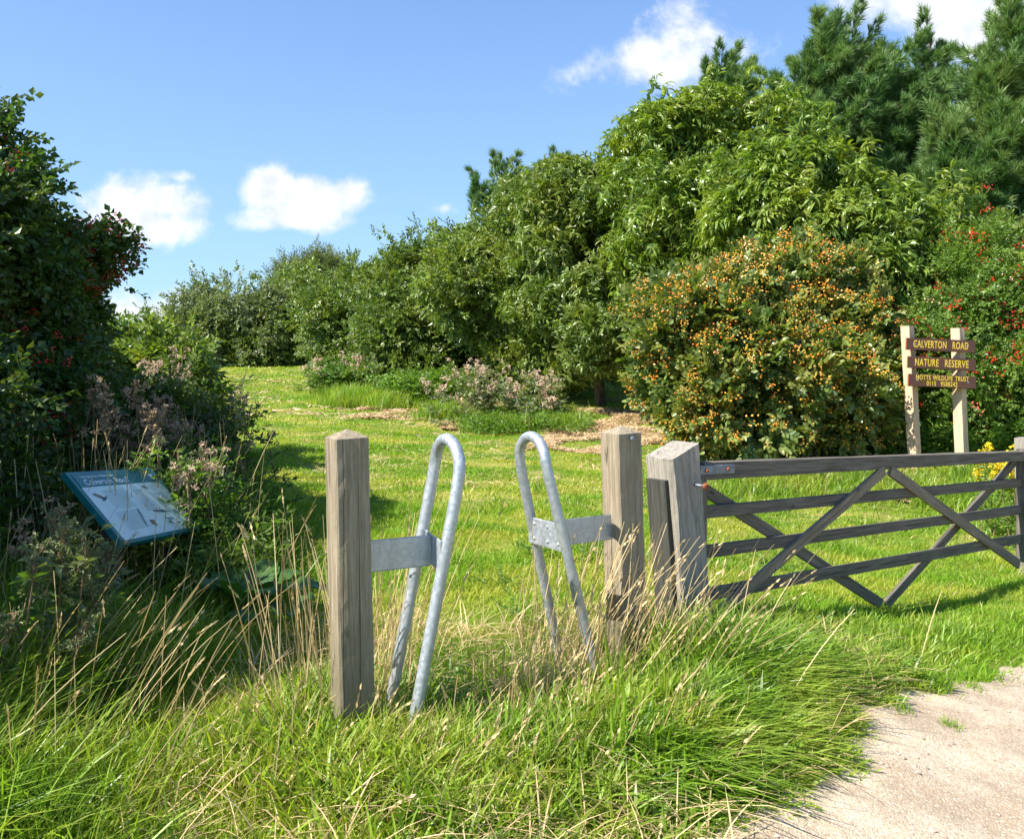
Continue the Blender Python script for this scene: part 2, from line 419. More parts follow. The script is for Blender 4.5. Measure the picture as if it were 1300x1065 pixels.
def board(name, a, b, wid, th, nrm, mat, parent, taper=1., up=None, ends=None, seed=0):
    """a plank from a to b; wid across, th along nrm; built in local axes with X along the plank"""
    a = np.array(a, float); b = np.array(b, float); L = np.linalg.norm(b-a); x = (b-a)/L
    z = np.array(up, float) if up is not None else np.cross(x, -nrm); z = z-x*(z@x); z /= np.linalg.norm(z); y = np.cross(z, x)
    r = np.random.default_rng(seed+int(L*1000)); n = max(2, int(L/.08)); V = []; fs = []
    c = .0035
    prof = [(-.5, -.5, 1, 0), (-.5, -.5, 0, 1), (-.5, .5, 0, -1), (-.5, .5, 1, 0), (.5, .5, -1, 0), (.5, .5, 0, -1), (.5, -.5, 0, 1), (.5, -.5, -1, 0)]
    w0 = np.zeros(8)
    for i in range(n+1):
        t = i/n; W = wid*(1+(taper-1)*t); w0 = w0*.85+r.normal(size=8)*.4
        for k, (py, pz, sy, sz) in enumerate(prof):
            V.append([t*L, py*th+sy*c+w0[k]*.0006, pz*W+sz*c+w0[k]*.0012])
    for i in range(n):
        A = 8*i; fs += [[A+k, A+8+k, A+8+(k+1) % 8, A+(k+1) % 8] for k in range(8)]
    V = np.array(V); V[0:8, 0] += r.uniform(-.002, .002, 8)
    me = bpy.data.meshes.new(name)
    fl = [tuple(q) for q in fs]+[tuple(range(8)), tuple(range(8*n+7, 8*n-1, -1))]
    me.from_pydata([tuple(map(float, v)) for v in V], [], fl); me.update()
    me.materials.append(mat)
    if ends: me.materials.append(ends); me.polygons[-1].material_index = 1; me.polygons[-2].material_index = 1
    o = bpy.data.objects.new(name, me); COL.objects.link(o)
    R = Matrix([Vector(x), Vector(y), Vector(z)]).transposed().to_4x4()
    o.matrix_world = Matrix.Translation(Vector(a))@R
    if parent is not None: o.parent = parent; o.matrix_parent_inverse = parent.matrix_world.inverted() if parent.parent else Matrix.Translation(-parent.location)
    return o
def child_of(o, parent):                 # keep world place under a part that has its own axes
    bpy.context.view_layer.update()
    o.parent = parent; o.matrix_parent_inverse = parent.matrix_world.inverted()
    return o

def stile(base_px, top_px, Y, w, hoop_top, lean, drop, s, side, label, seed):
    top = px(*top_px, Y); base = px(*base_px, Y)
    base[2] = min(base[2], float(ground(base[0], base[1]))+.0)
    root = empty('squeeze_stile', base, label, 'squeeze stile', 'two halves of the squeeze stile')
    h = np.linalg.norm(top-base)
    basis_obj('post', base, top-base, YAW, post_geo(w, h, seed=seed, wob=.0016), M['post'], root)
    # hoop: plane along NRM, leaning out at the foot
    s_ = .120; r = .0245
    ht = np.array(hoop_top)
    pts = []
    foot = lambda sg: ht+NRM*sg*(s_+(.05 if side < 0 else 0))+lean+np.array([0, 0, -ht[2]-s_+float(ground(ht[0], ht[1]))-.12])
    L1 = ht+NRM*s_; L0 = ht-NRM*s_
    for t in np.linspace(0, 1, 14)[:-1]: pts.append(foot(1)*(1-t)+L1*t)
    for a in np.linspace(0, math.pi, 20): pts.append(ht+NRM*s_*math.cos(a)+np.array([0, 0, s_*math.sin(a)*.98]))
    for t in np.linspace(0, 1, 14)[1:]: pts.append(L0*(1-t)+foot(-1)*t)
    pts = np.array(pts)
    # soften the joint
    for _ in range(3): pts[1:-1] = .25*pts[:-2]+.5*pts[1:-1]+.25*pts[2:]
    V, fs = tube(pts, r, 20)
    mesh_np('hoop', V, fs, M['galv'], root, smooth=True)
    # plate between post and hoop at height drop below the hoop centre
    t = drop/(ht[2]-float(ground(ht[0], ht[1]))+.12)
    c = ht+lean*t+np.array([0, 0, -drop])
    pc = base+(top-base)*((c[2]-base[2])/(top[2]-base[2]))
    side_v = LINE*side                     # from post towards hoop
    a = pc+side_v*(w/2-.002); a = a+NRM*.0; b = c-side_v*.0
    a[2] = c[2]+(.004 if side > 0 else .0)
    pl = board('bracket_plate', a, b, .125, .006, NRM, M['galv'], root, up=(0, 0, 1))
    fl = c-NRM*(s_+.02)-side_v*0+side_v*(r+.004)*1.0; nr = c+NRM*(s_+.005)+side_v*(-.010)
    cp = board('hoop_plate', fl, nr, .125, .006, LINE, M['galv'], root, up=(0, 0, 1))
    for u in (.16, .52, .80):
        for dz in (-.035, .035):
            p = fl+(nr-fl)*u+np.array([0, 0, dz])+side_v*.003
            V, fs = tube([p, p+side_v*.003, p+side_v*.006], [.007, .007, .004], 8)
            b_ = mesh_np('rivet', V, fs, M['galv'], root, smooth=False)
            child_of_world(b_, cp, root)
    return root
def child_of_world(o, part, root):
    """mesh was built with coordinates relative to root; hang it under a part that has its own axes"""
    bpy.context.view_layer.update()
    o.parent = part; o.matrix_parent_inverse = part.matrix_world.inverted()@Matrix.Translation(root.location)

s1 = stile((449, 945), (440, 555), 3.2, .134, [-.265, 3.40, 1.12], -LINE*.27, .33, .12, 1,
           'brown square post and its steel hoop, standing in green grass beside the shaded bank', 3)
s2 = stile((797, 862), (788, 549), 4.1, .147, [.092, 3.85, 1.085], LINE*.32, .35, .12, -1,
           'square post and its steel hoop among golden straw, next to the thick gate post', 8)
# bolt hole on the second post
p = px(804, 557, 4.1-.075); V, fs = tube([p-NRM*.01, p+NRM*.004, p+NRM*.006], [.012, .012, .006], 10)
mesh_np('bolt', V, fs, M['strap'], s2)

# ------------------------------------------------------------------ gate post
gb = px(874, 850, 4.6); gt = px(853, 571, 4.6)
gp = empty('gate_post', gb, 'thick silvery gate post with a sloping top and a rusty pin, holding the field gate', 'gate post')
gpo = basis_obj('post', gb, gt-gb, math.radians(33), post_geo(.215, np.linalg.norm(gt-gb), cap='flat', seed=21, slope=(.30, .02), wob=.003, ch=.01), M['post_grey'], gp)
gL = np.array([math.cos(math.radians(33)), math.sin(math.radians(33)), 0]); gN = np.array([gL[1], -gL[0], 0])
# thin dark board over the near-left side of the post
ax = (gt-gb)/np.linalg.norm(gt-gb)
top_d = gb+ax*(1.235-.165); bot_d = gb+ax*.0
board('side_plank', bot_d-gL*.118-gN*.008, top_d-gL*.118-gN*.008, .150, .035, gL, M['plank'], gp, up=gN)
# long rusty pin through the front face
pp = px(869, 613, 4.6); pp = pp - gN*((pp-gb-ax*((pp-gb)@ax))@gN-.096)
V, fs = tube([pp-gN*.02, pp+gN*.075+gL*.012], [.0085, .0085], 10); mesh_np('hinge_pin', V, fs, M['strap'], gp, smooth=True)
q0 = pp+gN*.075+gL*.012
V, fs = tube([q0-gN*.006, q0+gN*.0, q0+gN*.012, q0+gN*.018], [.012, .018, .018, .011], 12); mesh_np('pin_head', V, fs, M['rust'], gp)
# weathering split down the right edge (a groove cut as a thin dark wedge inset)
# ------------------------------------------------------------------ field gate
GL = np.array([1.045, 4.62]); GR = np.array([4.14, 6.74]); gd = (GR-GL)/np.linalg.norm(GR-GL); GNR = np.array([gd[1], -gd[0], 0.])
def on_gate(x, y, off=0.):
    d = np.array([(x-HX)/F, 1.]); n2 = GNR[:2]
    k = ((GL+n2*off)@n2)/(d@n2); return np.array([d[0]*k, k, CZ+(HY-y)/F*k])
gate = empty('field_gate', on_gate(1100, 765), 'long dark wooden field gate of five bars with crossed diagonal braces', 'gate')
SX = 1299
def rail(nm, x0, y0, x1, y1, w, tap, th, off, mat='gate', seed=0):
    return board(nm, on_gate(x0, y0, off), on_gate(x1, y1, off), w, th, -GNR, M[mat], gate, taper=tap, up=(0, 0, 1), seed=seed)
tr_ = rail('top_rail', 888, 597.5, SX, 578.3, .098, .78, .07, 0)
rail('rail', 890, 650.5, SX, 612.0, .070, 1.0, .026, 0, seed=1)
rail('rail', 893, 700.5, SX, 646.5, .070, 1.0, .026, 0, seed=2)
rail('rail', 897, 754.5, SX, 683.0, .074, 1.0, .026, 0, seed=3)
rail('brace', 1122, 597, 900, 789, .072, 1, .024, .026, 'brace', 4)
rail('brace', 889, 618, 1118, 766, .072, 1, .024, -.026, 'gate', 5)
rail('brace', 1130, 597, 1293, 716, .074, 1, .024, .026, 'brace', 6)
rail('brace', 1288, 586, 1124, 768, .072, 1, .024, -.026, 'gate', 7)
for (x, y0, y1, w) in ((885, 590, 800, .09), (1298, 570, 712, .085)):
    a = on_gate(x, y1); b = on_gate(x, y0); b[:2] = a[:2]+(b[:2]-a[:2])*.2
    o = board('stile', a, b, w, .065, -GNR, M['gate'], gate, up=np.array([gd[0], gd[1], 0]))
st = board('hinge_strap', on_gate(889, 597, .039), on_gate(932, 595.0, .039), .052, .007, -GNR, M['strap'], gate, up=(0, 0, 1))
for (x, y) in ((897, 597.5), (924, 595.5)):
    p = on_gate(x, y, .043); V, fs = tube([p, p+GNR*.006, p+GNR*.011], [.011, .011, .006], 8)
    child_of_world(mesh_np('bolt', V, fs, M['rust'], gate), st, gate)
for i, (x, y) in enumerate(((1045, 669), (985, 722), (1205, 654), (1250, 686), (1126, 600), (1076, 645))):
    p = on_gate(x, y, .037); V, fs = tube([p, p+GNR*.004, p+GNR*.006], [.008, .008, .004], 8)
    mesh_np('bolt_head', V, fs, M['strap'], gate)
# latch post at the far end
a = px(1309, 752, 6.95); b = px(1303, 556, 6.95)
lp = empty('latch_post', a, 'pale topped square post at the far latch end of the field gate', 'gate post')
basis_obj('post', a, b-a, math.radians(35), post_geo(.14, np.linalg.norm(b-a), seed=5, cap='flat'), M['post_grey'], lp)
V, fs = tube([px(1293, 594, 6.8), px(1297, 594, 6.74), px(1302, 596, 6.74)], [.008, .008, .008], 8)
mesh_np('latch', V, fs, M['galv'], lp)

# ------------------------------------------------------------------ reserve sign
SY = 10.4
sb = px(1160, 612, SY); sg = empty('nature_reserve_sign', sb, 'pale wooden two-post sign with three brown boards lettered in yellow', 'sign')
sdir = np.array([math.cos(.12), -math.sin(.12)*1., 0]);
# boards run slightly towards the camera at their right end
pA = [px(1163, 612, SY+.05), px(1151.5, 414, SY+.05)]
pB = [px(1222, 612, SY-.05), px(1215.5, 416.5, SY-.05)]
for k, (a, b) in enumerate((pA, pB)):
    basis_obj('post', a, b-a, math.radians(32), post_geo(.118, np.linalg.norm(b-a), seed=30+k, cap='flat'), M['pale'], sg)
nS = np.array([.10, -1, 0.]); nS /= np.linalg.norm(nS)
def text_mesh(txt, size, align='CENTER', sx=1., ex=.001, bold=0.):
    cu = bpy.data.curves.new('t', 'FONT'); cu.body = txt; cu.size = size; cu.align_x = align; cu.align_y = 'CENTER'
    cu.extrude = ex; cu.offset = bold; cu.space_character = 1.12; cu.space_word = 1.5
    cu.resolution_u = 3
    ob = bpy.data.objects.new('t', cu); COL.objects.link(ob); dg = bpy.context.evaluated_depsgraph_get(); dg.update()
    me = bpy.data.meshes.new_from_object(ob.evaluated_get(dg)); bpy.data.objects.remove(ob)
    for v in me.vertices: v.co.x *= sx
    return me
def put_text(name, me, c, xd, yd, mat, part):
    me.materials.clear(); me.materials.append(mat); me.name = name
    o = bpy.data.objects.new(name, me); COL.objects.link(o)
    x = Vector(xd).normalized(); y = Vector(yd); y = (y-x*(y@x)).normalized(); z = x.cross(y)
    Mx = Matrix.Translation(Vector([float(v) for v in c]))@Matrix((x, y, z)).transposed().to_4x4()
    bpy.context.view_layer.update()
    o.parent = part; o.matrix_parent_inverse = part.matrix_world.inverted(); o.matrix_basis = Mx
    return o
def words(tx, sz, c, xd, yd, mat, part, tgt, ex, bold, centre, name):
    xd = np.array(xd, float); wid = lambda t: max(v.co.x for v in text_mesh(t, sz, 'LEFT', ex=ex, bold=bold).vertices)
    full = wid(tx); k = tgt/full if tgt else 1.; at = 0
    for wd in tx.split():
        i = tx.index(wd, at); at = i+len(wd)
        me = text_mesh(wd, sz, 'LEFT', ex=ex, bold=bold); x0 = wid(tx[:at])-max(v.co.x for v in me.vertices)
        for v in me.vertices: v.co.x = (v.co.x+x0-(full/2 if centre else 0))*k
        put_text(name, me, c, xd, yd, mat, part)
rows = [((1145, 436.5), (1231.5, 440.5), 15.0, [('CALVERTON  ROAD', 0, .125)]),
        ((1146.5, 459.5), (1232, 463.5), 14.5, [('NATURE  RESERVE', 0, .125)]),
        ((1147.5, 482), (1232.5, 485.5), 15.5, [('NOTTS WILDLIFE TRUST', .036, .082), ('0115  9588242', -.036, .082)])]
for (l, r_, hpx, txt) in rows:
    a = px(*l, SY-.02); b = px(*r_, SY-.12); a += nS*.09; b += nS*.09
    bd = board('sign_board', a, b, hpx/F*SY, .030, nS, M['signbrown'], sg, up=(0, 0, 1), ends=M['orange_edge'])
    xd = (b-a)/np.linalg.norm(b-a); nn = np.cross(xd, [0, 0, 1]); nn /= np.linalg.norm(nn); zu = np.cross(nn, xd)*-1; zu = np.array([0, 0, 1.])-xd*xd[2]
    c = (a+b)/2+nn*.0165
    for (tx, dz, sz) in txt:
        tgt = {'C': .645, 'N': .63, '0': .36}[tx[0]]
        if tx.startswith('NOTTS'): tgt = .62
        words(tx, sz, c+zu*dz, xd, zu, M['yellow'], bd, tgt, .0012, .0024 if sz > .1 else .0016, True, 'lettering')
    for u in (.135, .885):
        p = a+(b-a)*u+nn*.0155; V, fs = tube([p, p+nn*.003, p+nn*.005], [.010, .010, .006], 8)
        child_of_world(mesh_np('screw', V, fs, M['screw'], sg), bd, sg)

# ------------------------------------------------------------------ information board
TLp = px(79, 602, 4.6); wv = np.array([.0868, .9, -.103]); hv = np.array([.3683, -.075, -.3853])
hv = hv-wv*(hv@wv)/(wv@wv); wl, hl = np.linalg.norm(wv), np.linalg.norm(hv); wu, hu = wv/wl, hv/hl
nb = np.cross(hu, wu);
if nb[2] < 0: nb = -nb
ctr = TLp+wv/2+hv/2
ib = empty('information_board', (ctr[0], ctr[1], float(ground(ctr[0], ctr[1]))), 'tilted teal framed board of printed wildlife pictures half sunk in tall weeds', 'information board')
fr = board('frame', TLp+hv/2, TLp+wv+hv/2, hl, .035, nb, M['teal'], ib, up=-hu)
def quad_on(name, u0, v0, u1, v1, mat, parent, lift=.0215, root=ib):
    P = [TLp+wv*u+hv*v+nb*lift for u, v in ((u0, v0), (u1, v0), (u1, v1), (u0, v1))]
    P += [p-nb*.0025 for p in P]
    o = mesh_np(name, np.array(P), [np.array([[0, 1, 2, 3], [7, 6, 5, 4], [0, 4, 5, 1], [1, 5, 6, 2], [2, 6, 7, 3], [3, 7, 4, 0]])], mat, root)
    if parent is not None: child_of_world(o, parent, root)
    return o
head = quad_on('header_band', .035, .045, .965, .225, M['teal'], None, .0205)
panel = quad_on('panel', .035, .228, .965, .955, M['panelface'], None, .0205)
def txt_on(name, s, u, v, size, mat, part, lift=.0212):
    words(s, size, TLp+wv*u+hv*v+nb*lift, wu, -hu, mat, part, None, .0004, .0003*size/.03, False, name)
txt_on('title', 'Calverton Road', .10, .165, .060, M['white'], head)
txt_on('subtitle', 'Nottinghamshire Wildlife Trust', .10, .085, .022, M['white'], head)
rr = random.Random(4)
V_, F_, k = [], [], 0
for col_, (u0, u1, v0, v1) in enumerate(((.20, .46, .30, .55), (.16, .44, .60, .86), (.52, .66, .33, .62), (.74, .92, .40, .60))):
    v = v0
    while v < v1:
        e = u1-rr.uniform(0, .04)
        for a, b in ((u0, v), (e, v), (e, v+.006), (u0, v+.006)): V_.append(TLp+wv*a+hv*b+nb*.0212)
        F_.append([k, k+1, k+2, k+3]); k += 4; v += .026
child_of_world(mesh_np('text_lines', np.array(V_), [np.array(F_)], M['inkg'], ib), panel, ib)
def blob(name, u, v, ru, rv, mat, ang=0., n=14, jag=.25):
    P = []
    for i in range(n):
        a = i/n*6.283; q = 1+rr.uniform(-jag, jag); x, y = math.cos(a)*ru*q, math.sin(a)*rv*q
        P.append(TLp+wv*(u+x*math.cos(ang)-y*math.sin(ang))+hv*(v+(x*math.sin(ang)+y*math.cos(ang))*wl/hl)+nb*.0214)
    child_of_world(mesh_np(name, np.array(P), [np.arange(n)[None]], mat, ib), panel, ib)
blob('bird_picture', .13, .36, .055, .018, M['inkb'], .5); blob('bird_picture', .17, .40, .04, .012, M['ink'], -.4)
blob('bird_picture', .71, .30, .03, .012, M['ink'], .3); blob('fish_picture', .66, .66, .10, .011, M['ink'], .12)
blob('fish_picture', .70, .78, .06, .009, M['inkg'], .12); blob('plant_picture', .40, .70, .012, .09, M['inkg'], .35)
blob('plant_picture', .47, .80, .03, .03, M['inkb'], .2); blob('bird_picture', .84, .70, .03, .02, M['inkg'], .1)
blob('badge', .90, .13, .028, .026, M['white'], 0, jag=.05); 
for t in (.2, .8):
    top = TLp+wv*t+hv*.55-nb*.02; bt = np.array([top[0], top[1], float(ground(top[0], top[1]))-.2])
    board('leg', bt, top, .08, .08, nb*np.array([1, 1, 0]), M['gate_up'], ib, up=(0, 1, 0))

exec_after = []
# ------------------------------------------------------------------ trees and shrubs
def lobe_px(cx, cy, rx, ry, Y, dep=1.0, dY=0.):
    Y2 = Y+dY; c = px(cx, cy, Y2); return (c, np.array([rx/F*Y2, rx/F*Y2*dep, ry/F*Y2]))
def crown_sprays(lobes, n_clump, per, rc, r, inner=.22, low=-.75, up=.25, out=.7):
    wts = np.array([l[1][0]*l[1][2]+l[1][0]*l[1][1] for l in lobes]); wts /= wts.sum()
    li = r.choice(len(lobes), n_clump, p=wts)
    C = np.array([l[0] for l in lobes])[li]; Rr = np.array([l[1] for l in lobes])[li]
    u = norm(r.normal(size=(n_clump, 3))); bad = u[:, 2] < low; u[bad, 2] *= -1
    fr_ = np.where(r.random(n_clump) < inner, r.uniform(.25, .75, n_clump), r.uniform(.76, 1.04, n_clump)+(r.random(n_clump) < .16)*r.uniform(.04, .20, n_clump))
    cc = C+u*Rr*fr_[:, None]; o = norm(u/Rr)
    rci = rc*r.uniform(.40, 1.5, n_clump)
    k = n_clump*per; ix = r.choice(n_clump, k, p=rci**1.7/(rci**1.7).sum())
    v = norm(r.normal(size=(k, 3))+o[ix]*out+np.array([0, 0, up]))
    rad = rci[ix]*np.cbrt(r.random(k))**.8
    pos = cc[ix]+v*rad[:, None]*np.array([1.1, 1.1, .8])
    d = norm(v+r.normal(size=(k, 3))*.35)
    # leading shoots that break the outline
    tp = np.where((o[:, 2] > -.1)&(fr_ > .75))[0]; tp = tp[r.random(len(tp)) < .45]
    if len(tp):
        q = 9; jx = np.repeat(tp, q); t = np.tile(np.linspace(.3, 1, q), len(tp)); ln = np.repeat(r.uniform(.6, 1.9, len(tp)), q)*rc
        dv = np.repeat(norm(o[tp]*.8+np.array([.05, 0, 1.])*r.uniform(.3, 1.2, (len(tp), 1))+r.normal(size=(len(tp), 3))*.2), q, 0)
        sp_ = cc[jx]+dv*(rci[jx]*.6+ln*t)[:, None]+r.normal(size=(len(jx), 3))*.05*rc/.3
        pos = np.vstack([pos, sp_]); d = np.vstack([d, norm(dv+r.normal(size=dv.shape)*.55)]); ix = np.concatenate([ix, jx])
    kf = 2.2*.33/rc; ph = r.uniform(0, 6, 3)
    fld = np.sin(pos[:, 0]*kf+ph[0]+np.sin(pos[:, 2]*kf*.7))*np.sin(pos[:, 1]*kf+ph[1])*np.sin(pos[:, 2]*kf*1.15+ph[2]+np.sin(pos[:, 0]*kf*.6))
    g = ground(pos[:, 0], pos[:, 1]); m = (pos[:, 2] > g+.06)&((fld < .42)|(r.random(len(pos)) < .12))
    return pos[m], d[m], o[ix][m], cc, rci
def spray_frames(d, o, r, flat=.6):
    """sprays grow along d with leaf faces turned up and outward"""
    upv = norm(np.array([0, 0, 1.])*flat+o*.5+r.normal(size=d.shape)*.35)
    return frames(d, upv)
def trunk(root, base, h, rad, targets, r, mat='bark', name='trunk', seg=7):
    base = np.array(base); parts = []
    top = base+np.array([r.normal()*.15, r.normal()*.15, h])
    mid = (base+top)/2+np.array([r.normal()*.08*h, r.normal()*.08*h, 0])
    P = bez(base-np.array([0, 0, .2]), mid, top, 10); parts.append(tube(P, np.linspace(rad*1.15, rad*.35, 10), 9))
    for t in targets:
        k = r.integers(2, 9); a = P[k]; b = a+(t-a)*.5+np.array([0, 0, .12*np.linalg.norm(t-a)])
        parts.append(tube(bez(a, b, t, 8), np.linspace(rad*.45, rad*.06+.003, 8), 6))
    V, fs = merge(parts); mesh_np(name, V, fs, M[mat], root, smooth=True)

LEAF = {}
def mk_templates():
    r = random.Random(3)
    T = {}
    T['chestnut'] = [spray(long_leaf(.20, .038, 1.4), 10, .15, r, whorl=True) for _ in range(3)]
    T['chestnut_far'] = [spray(long_leaf(.21, .042, 1.2), 8, .16, r, whorl=True) for _ in range(3)]
    T['broad'] = [spray(leaf4(.085, .052), 10, .26, r, jitter=.7) for _ in range(3)]
    T['broad_far'] = [spray(leaf4(.125, .07), 8, .34, r, jitter=.7) for _ in range(3)]
    T['oval'] = [spray(leaf6(.075, .046), 9, .20, r, jitter=.6) for _ in range(3)]
    T['small'] = [spray(leaf4(.040, .028), 12, .17, r, jitter=.8) for _ in range(3)]
    T['haw'] = [spray(leaf4(.048, .036), 12, .20, r, jitter=.8) for _ in range(3)]
    T['narrow'] = [spray(leaf4(.12, .024), 11, .34, r, jitter=.5, spread=.7) for _ in range(3)]
    T['herb'] = [spray(leaf4(.065, .024), 9, .16, r, jitter=.8, spread=1.1) for _ in range(3)]
    # needle tuft
    def tuft(n, L):
        v, t = [], []
        for i in range(n):
            a = r.uniform(0, 6.28); e = r.uniform(.25, 1.0); s = r.uniform(0, .5)*L*1.5
            d = np.array([math.cos(a)*math.sin(e), math.cos(e), math.sin(a)*math.sin(e)])
            w = norm(np.cross(d, [r.random(), r.random(), r.random()]))*.0066
            b = np.array([0, s, 0]); k = len(v)
            v += [b-w, b+w, b+d*L*r.uniform(.8, 1.15)]; t.append([k, k+1, k+2])
        return np.array(v), [np.array(t)]
    T['pine'] = [tuft(32, .15) for _ in range(3)]
    T['berries'] = []
    for q in range(3):
        parts = []
        for i in range(11):
            c = np.array([r.gauss(0, .022), r.gauss(0, .022), r.gauss(.0, .009)]); s = r.uniform(.0050, .0066)
            o8 = np.array([[1, 0, 0], [-1, 0, 0], [0, 1, 0], [0, -1, 0], [0, 0, 1], [0, 0, -1]])*s+c
            parts.append((o8, [np.array([[0, 2, 4], [2, 1, 4], [1, 3, 4], [3, 0, 4], [2, 0, 5], [1, 2, 5], [3, 1, 5], [0, 3, 5]])]))
        T['berries'].append(merge(parts))
    return T
T = mk_templates()
def board_clear(x0, y0): return 3.0 < y0 < 5.4 and -.57 < x0/y0 < -.33
def foliage(root, name, tmpl, mat, pos, d, o, r, smin=.8, smax=1.25, flat=.6):
    parts = []; pick = r.integers(0, len(T[tmpl]), len(pos)); R = spray_frames(d, o, r, flat)
    sc = r.uniform(smin, smax, len(pos))
    for k, t in enumerate(T[tmpl]):
        m = pick == k
        if m.any(): parts.append(scatter(t, pos[m], R[m], sc[m]))
    V, fs = merge(parts)
    tr_ = [a for a in fs if a.shape[1] == 3]; q = [a for a in fs if a.shape[1] == 4]
    fs = ([np.concatenate(tr_)] if tr_ else [])+([np.concatenate(q)] if q else [])
    return mesh_np(name, V, fs, M[mat], root)

def tree(kind, label, cat, lobes, base, tmpl, mat, n_clump, per, rc, seed, group=None, h=None, rad=.09, berries=None, smin=.8, smax=1.3, up=.3, flat=.4, inner=.22, dens=1., low=-.75, crown='crown'):
    r = np.random.default_rng(seed)
    base = np.array([base[0], base[1], float(ground(base[0], base[1]))])
    root = empty(kind, base, label, cat, group)
    pos, d, o, cc, rci = crown_sprays(lobes, n_clump, per, rc, r, up=up, inner=inner, low=low)
    foliage(root, crown, tmpl, mat, pos, d, o, r, smin, smax, flat)
    topz = max(l[0][2]+l[1][2]*0 for l in lobes)
    tg = cc[r.choice(len(cc), min(len(cc), 26), replace=False)]
    trunk(root, base, (topz-base[2])*.8 if h is None else h, rad, tg, r)
    if berries:
        bm, nb_, bs, bias = berries
        out = (pos-np.array([l[0] for l in lobes]).mean(0))
        pn = np.sin(pos[:, 0]*5.1+pos[:, 2]*3.7)*np.sin(pos[:, 2]*6.3-pos[:, 0]*2.2)*np.sin(pos[:, 1]*4)+.7*np.sin(pos[:, 0]*11+1)*np.sin(pos[:, 2]*13)
        sc_ = -d[:, 1]*.6+pn*1.3+(o[:, 1] < .3)*1.+r.random(len(pos))*1.2+bias*(pos[:, 2]-pos[:, 2].min())/np.ptp(pos[:, 2])
        ix = np.argsort(-sc_)[:nb_*3]; ix = r.choice(ix, nb_, replace=False)
        bp = pos[ix]+d[ix]*.20+np.array([0, 0, .02]); bd_ = norm(d[ix]+np.array([0, 0, .8]))
        parts = []; pick = r.integers(0, 3, nb_); Rb = frames(norm(r.normal(size=(nb_, 3))), bd_)
        for k, t in enumerate(T['berries']):
            m = pick == k; parts.append(scatter(t, bp[m], Rb[m], r.uniform(.8*bs, 1.35*bs, m.sum())))
        V, fs = merge(parts); b = mesh_np('berries', V, [np.concatenate(fs)], M[bm], root); b['kind'] = 'stuff'
    return root

def bx(x, Y): return ((x-HX)/F*Y, Y)
GR_ = 'trees of the hedge row beyond the meadow'
# --- right-hand belt, near to far
tree('chestnut_tree', 'bushy tree with long drooping glossy leaves rising behind the orange-berried bush', 'tree',
     [lobe_px(1035, 275, 78, 68, 13.2), lobe_px(1100, 335, 66, 66, 13), lobe_px(975, 330, 75, 85, 13.4), lobe_px(1150, 400, 90, 120, 13.6)], bx(1050, 13.5), 'chestnut', 'chestnut', 190, 76, .42, 101, rad=.13, smin=.62, smax=1.08, flat=.7, inner=.15)
tree('chestnut_tree', 'tallest leafy tree of the belt, standing left of the pines with a domed top', 'tree',
     [lobe_px(902, 216, 60, 76, 16), lobe_px(975, 215, 46, 52, 16.4), lobe_px(850, 250, 70, 90, 16), lobe_px(905, 350, 100, 120, 15.6), lobe_px(1010, 340, 75, 110, 16.6)], bx(920, 16), 'chestnut_far', 'chestnut', 250, 80, .50, 102, rad=.14, flat=.6, smin=.6, smax=1.05, inner=.15)
tree('chestnut_tree', 'leafy tree mid-belt, its crown reaching down just left of the orange-berried bush', 'tree',
     [lobe_px(780, 275, 56, 70, 17.5), lobe_px(730, 330, 70, 100, 17.3), lobe_px(800, 370, 80, 130, 17), lobe_px(745, 430, 45, 75, 16.8)], bx(765, 17.5), 'chestnut_far', 'broad', 200, 75, .50, 103, rad=.12, smin=.6, smax=1.05, inner=.15)
tree('sallow_tree', 'rounded bushy tree hanging over the dark hollow behind the pale thistles', 'tree',
     [lobe_px(668, 330, 56, 62, 19.5), lobe_px(622, 372, 50, 60, 19.5), lobe_px(690, 400, 60, 85, 19), lobe_px(605, 368, 42, 42, 18.6), lobe_px(708, 465, 42, 40, 18.2)], bx(640, 20), 'broad_far', 'broad', 160, 64, .52, 104, rad=.12, smin=.6, smax=1.0, inner=.15)
tree('sallow_tree', 'dark glossy tree between the dark hollow and the green nettle patch', 'tree',
     [lobe_px(572, 368, 42, 50, 22), lobe_px(530, 400, 50, 65, 22), lobe_px(575, 405, 30, 32, 21.4), lobe_px(525, 450, 42, 40, 21)], bx(560, 22), 'broad_far', 'broad2', 140, 64, .55, 105, rad=.11, smin=.6, smax=1.0, inner=.15)
tree('sallow_tree', 'last low tree of the belt beside the end of the mown meadow', 'tree',
     [lobe_px(492, 385, 36, 42, 26), lobe_px(450, 410, 42, 50, 26), lobe_px(480, 440, 55, 40, 25.4), lobe_px(424, 432, 26, 40, 25.6)], bx(465, 26), 'broad_far', 'broad2', 140, 56, .60, 106, rad=.11, smin=.65, smax=1.1, inner=.15)
tree('elder_bush', 'dark-leaved bush added to darken the hollow behind the pale thistles', 'bush',  # added as a dark backing, with darker leaves, so the hollow reads as shade
     [lobe_px(618, 430, 50, 50, 23.5), lobe_px(660, 450, 40, 40, 23)], bx(625, 23.6), 'broad_far', 'hawthorn', 50, 50, .5, 112, rad=.06)
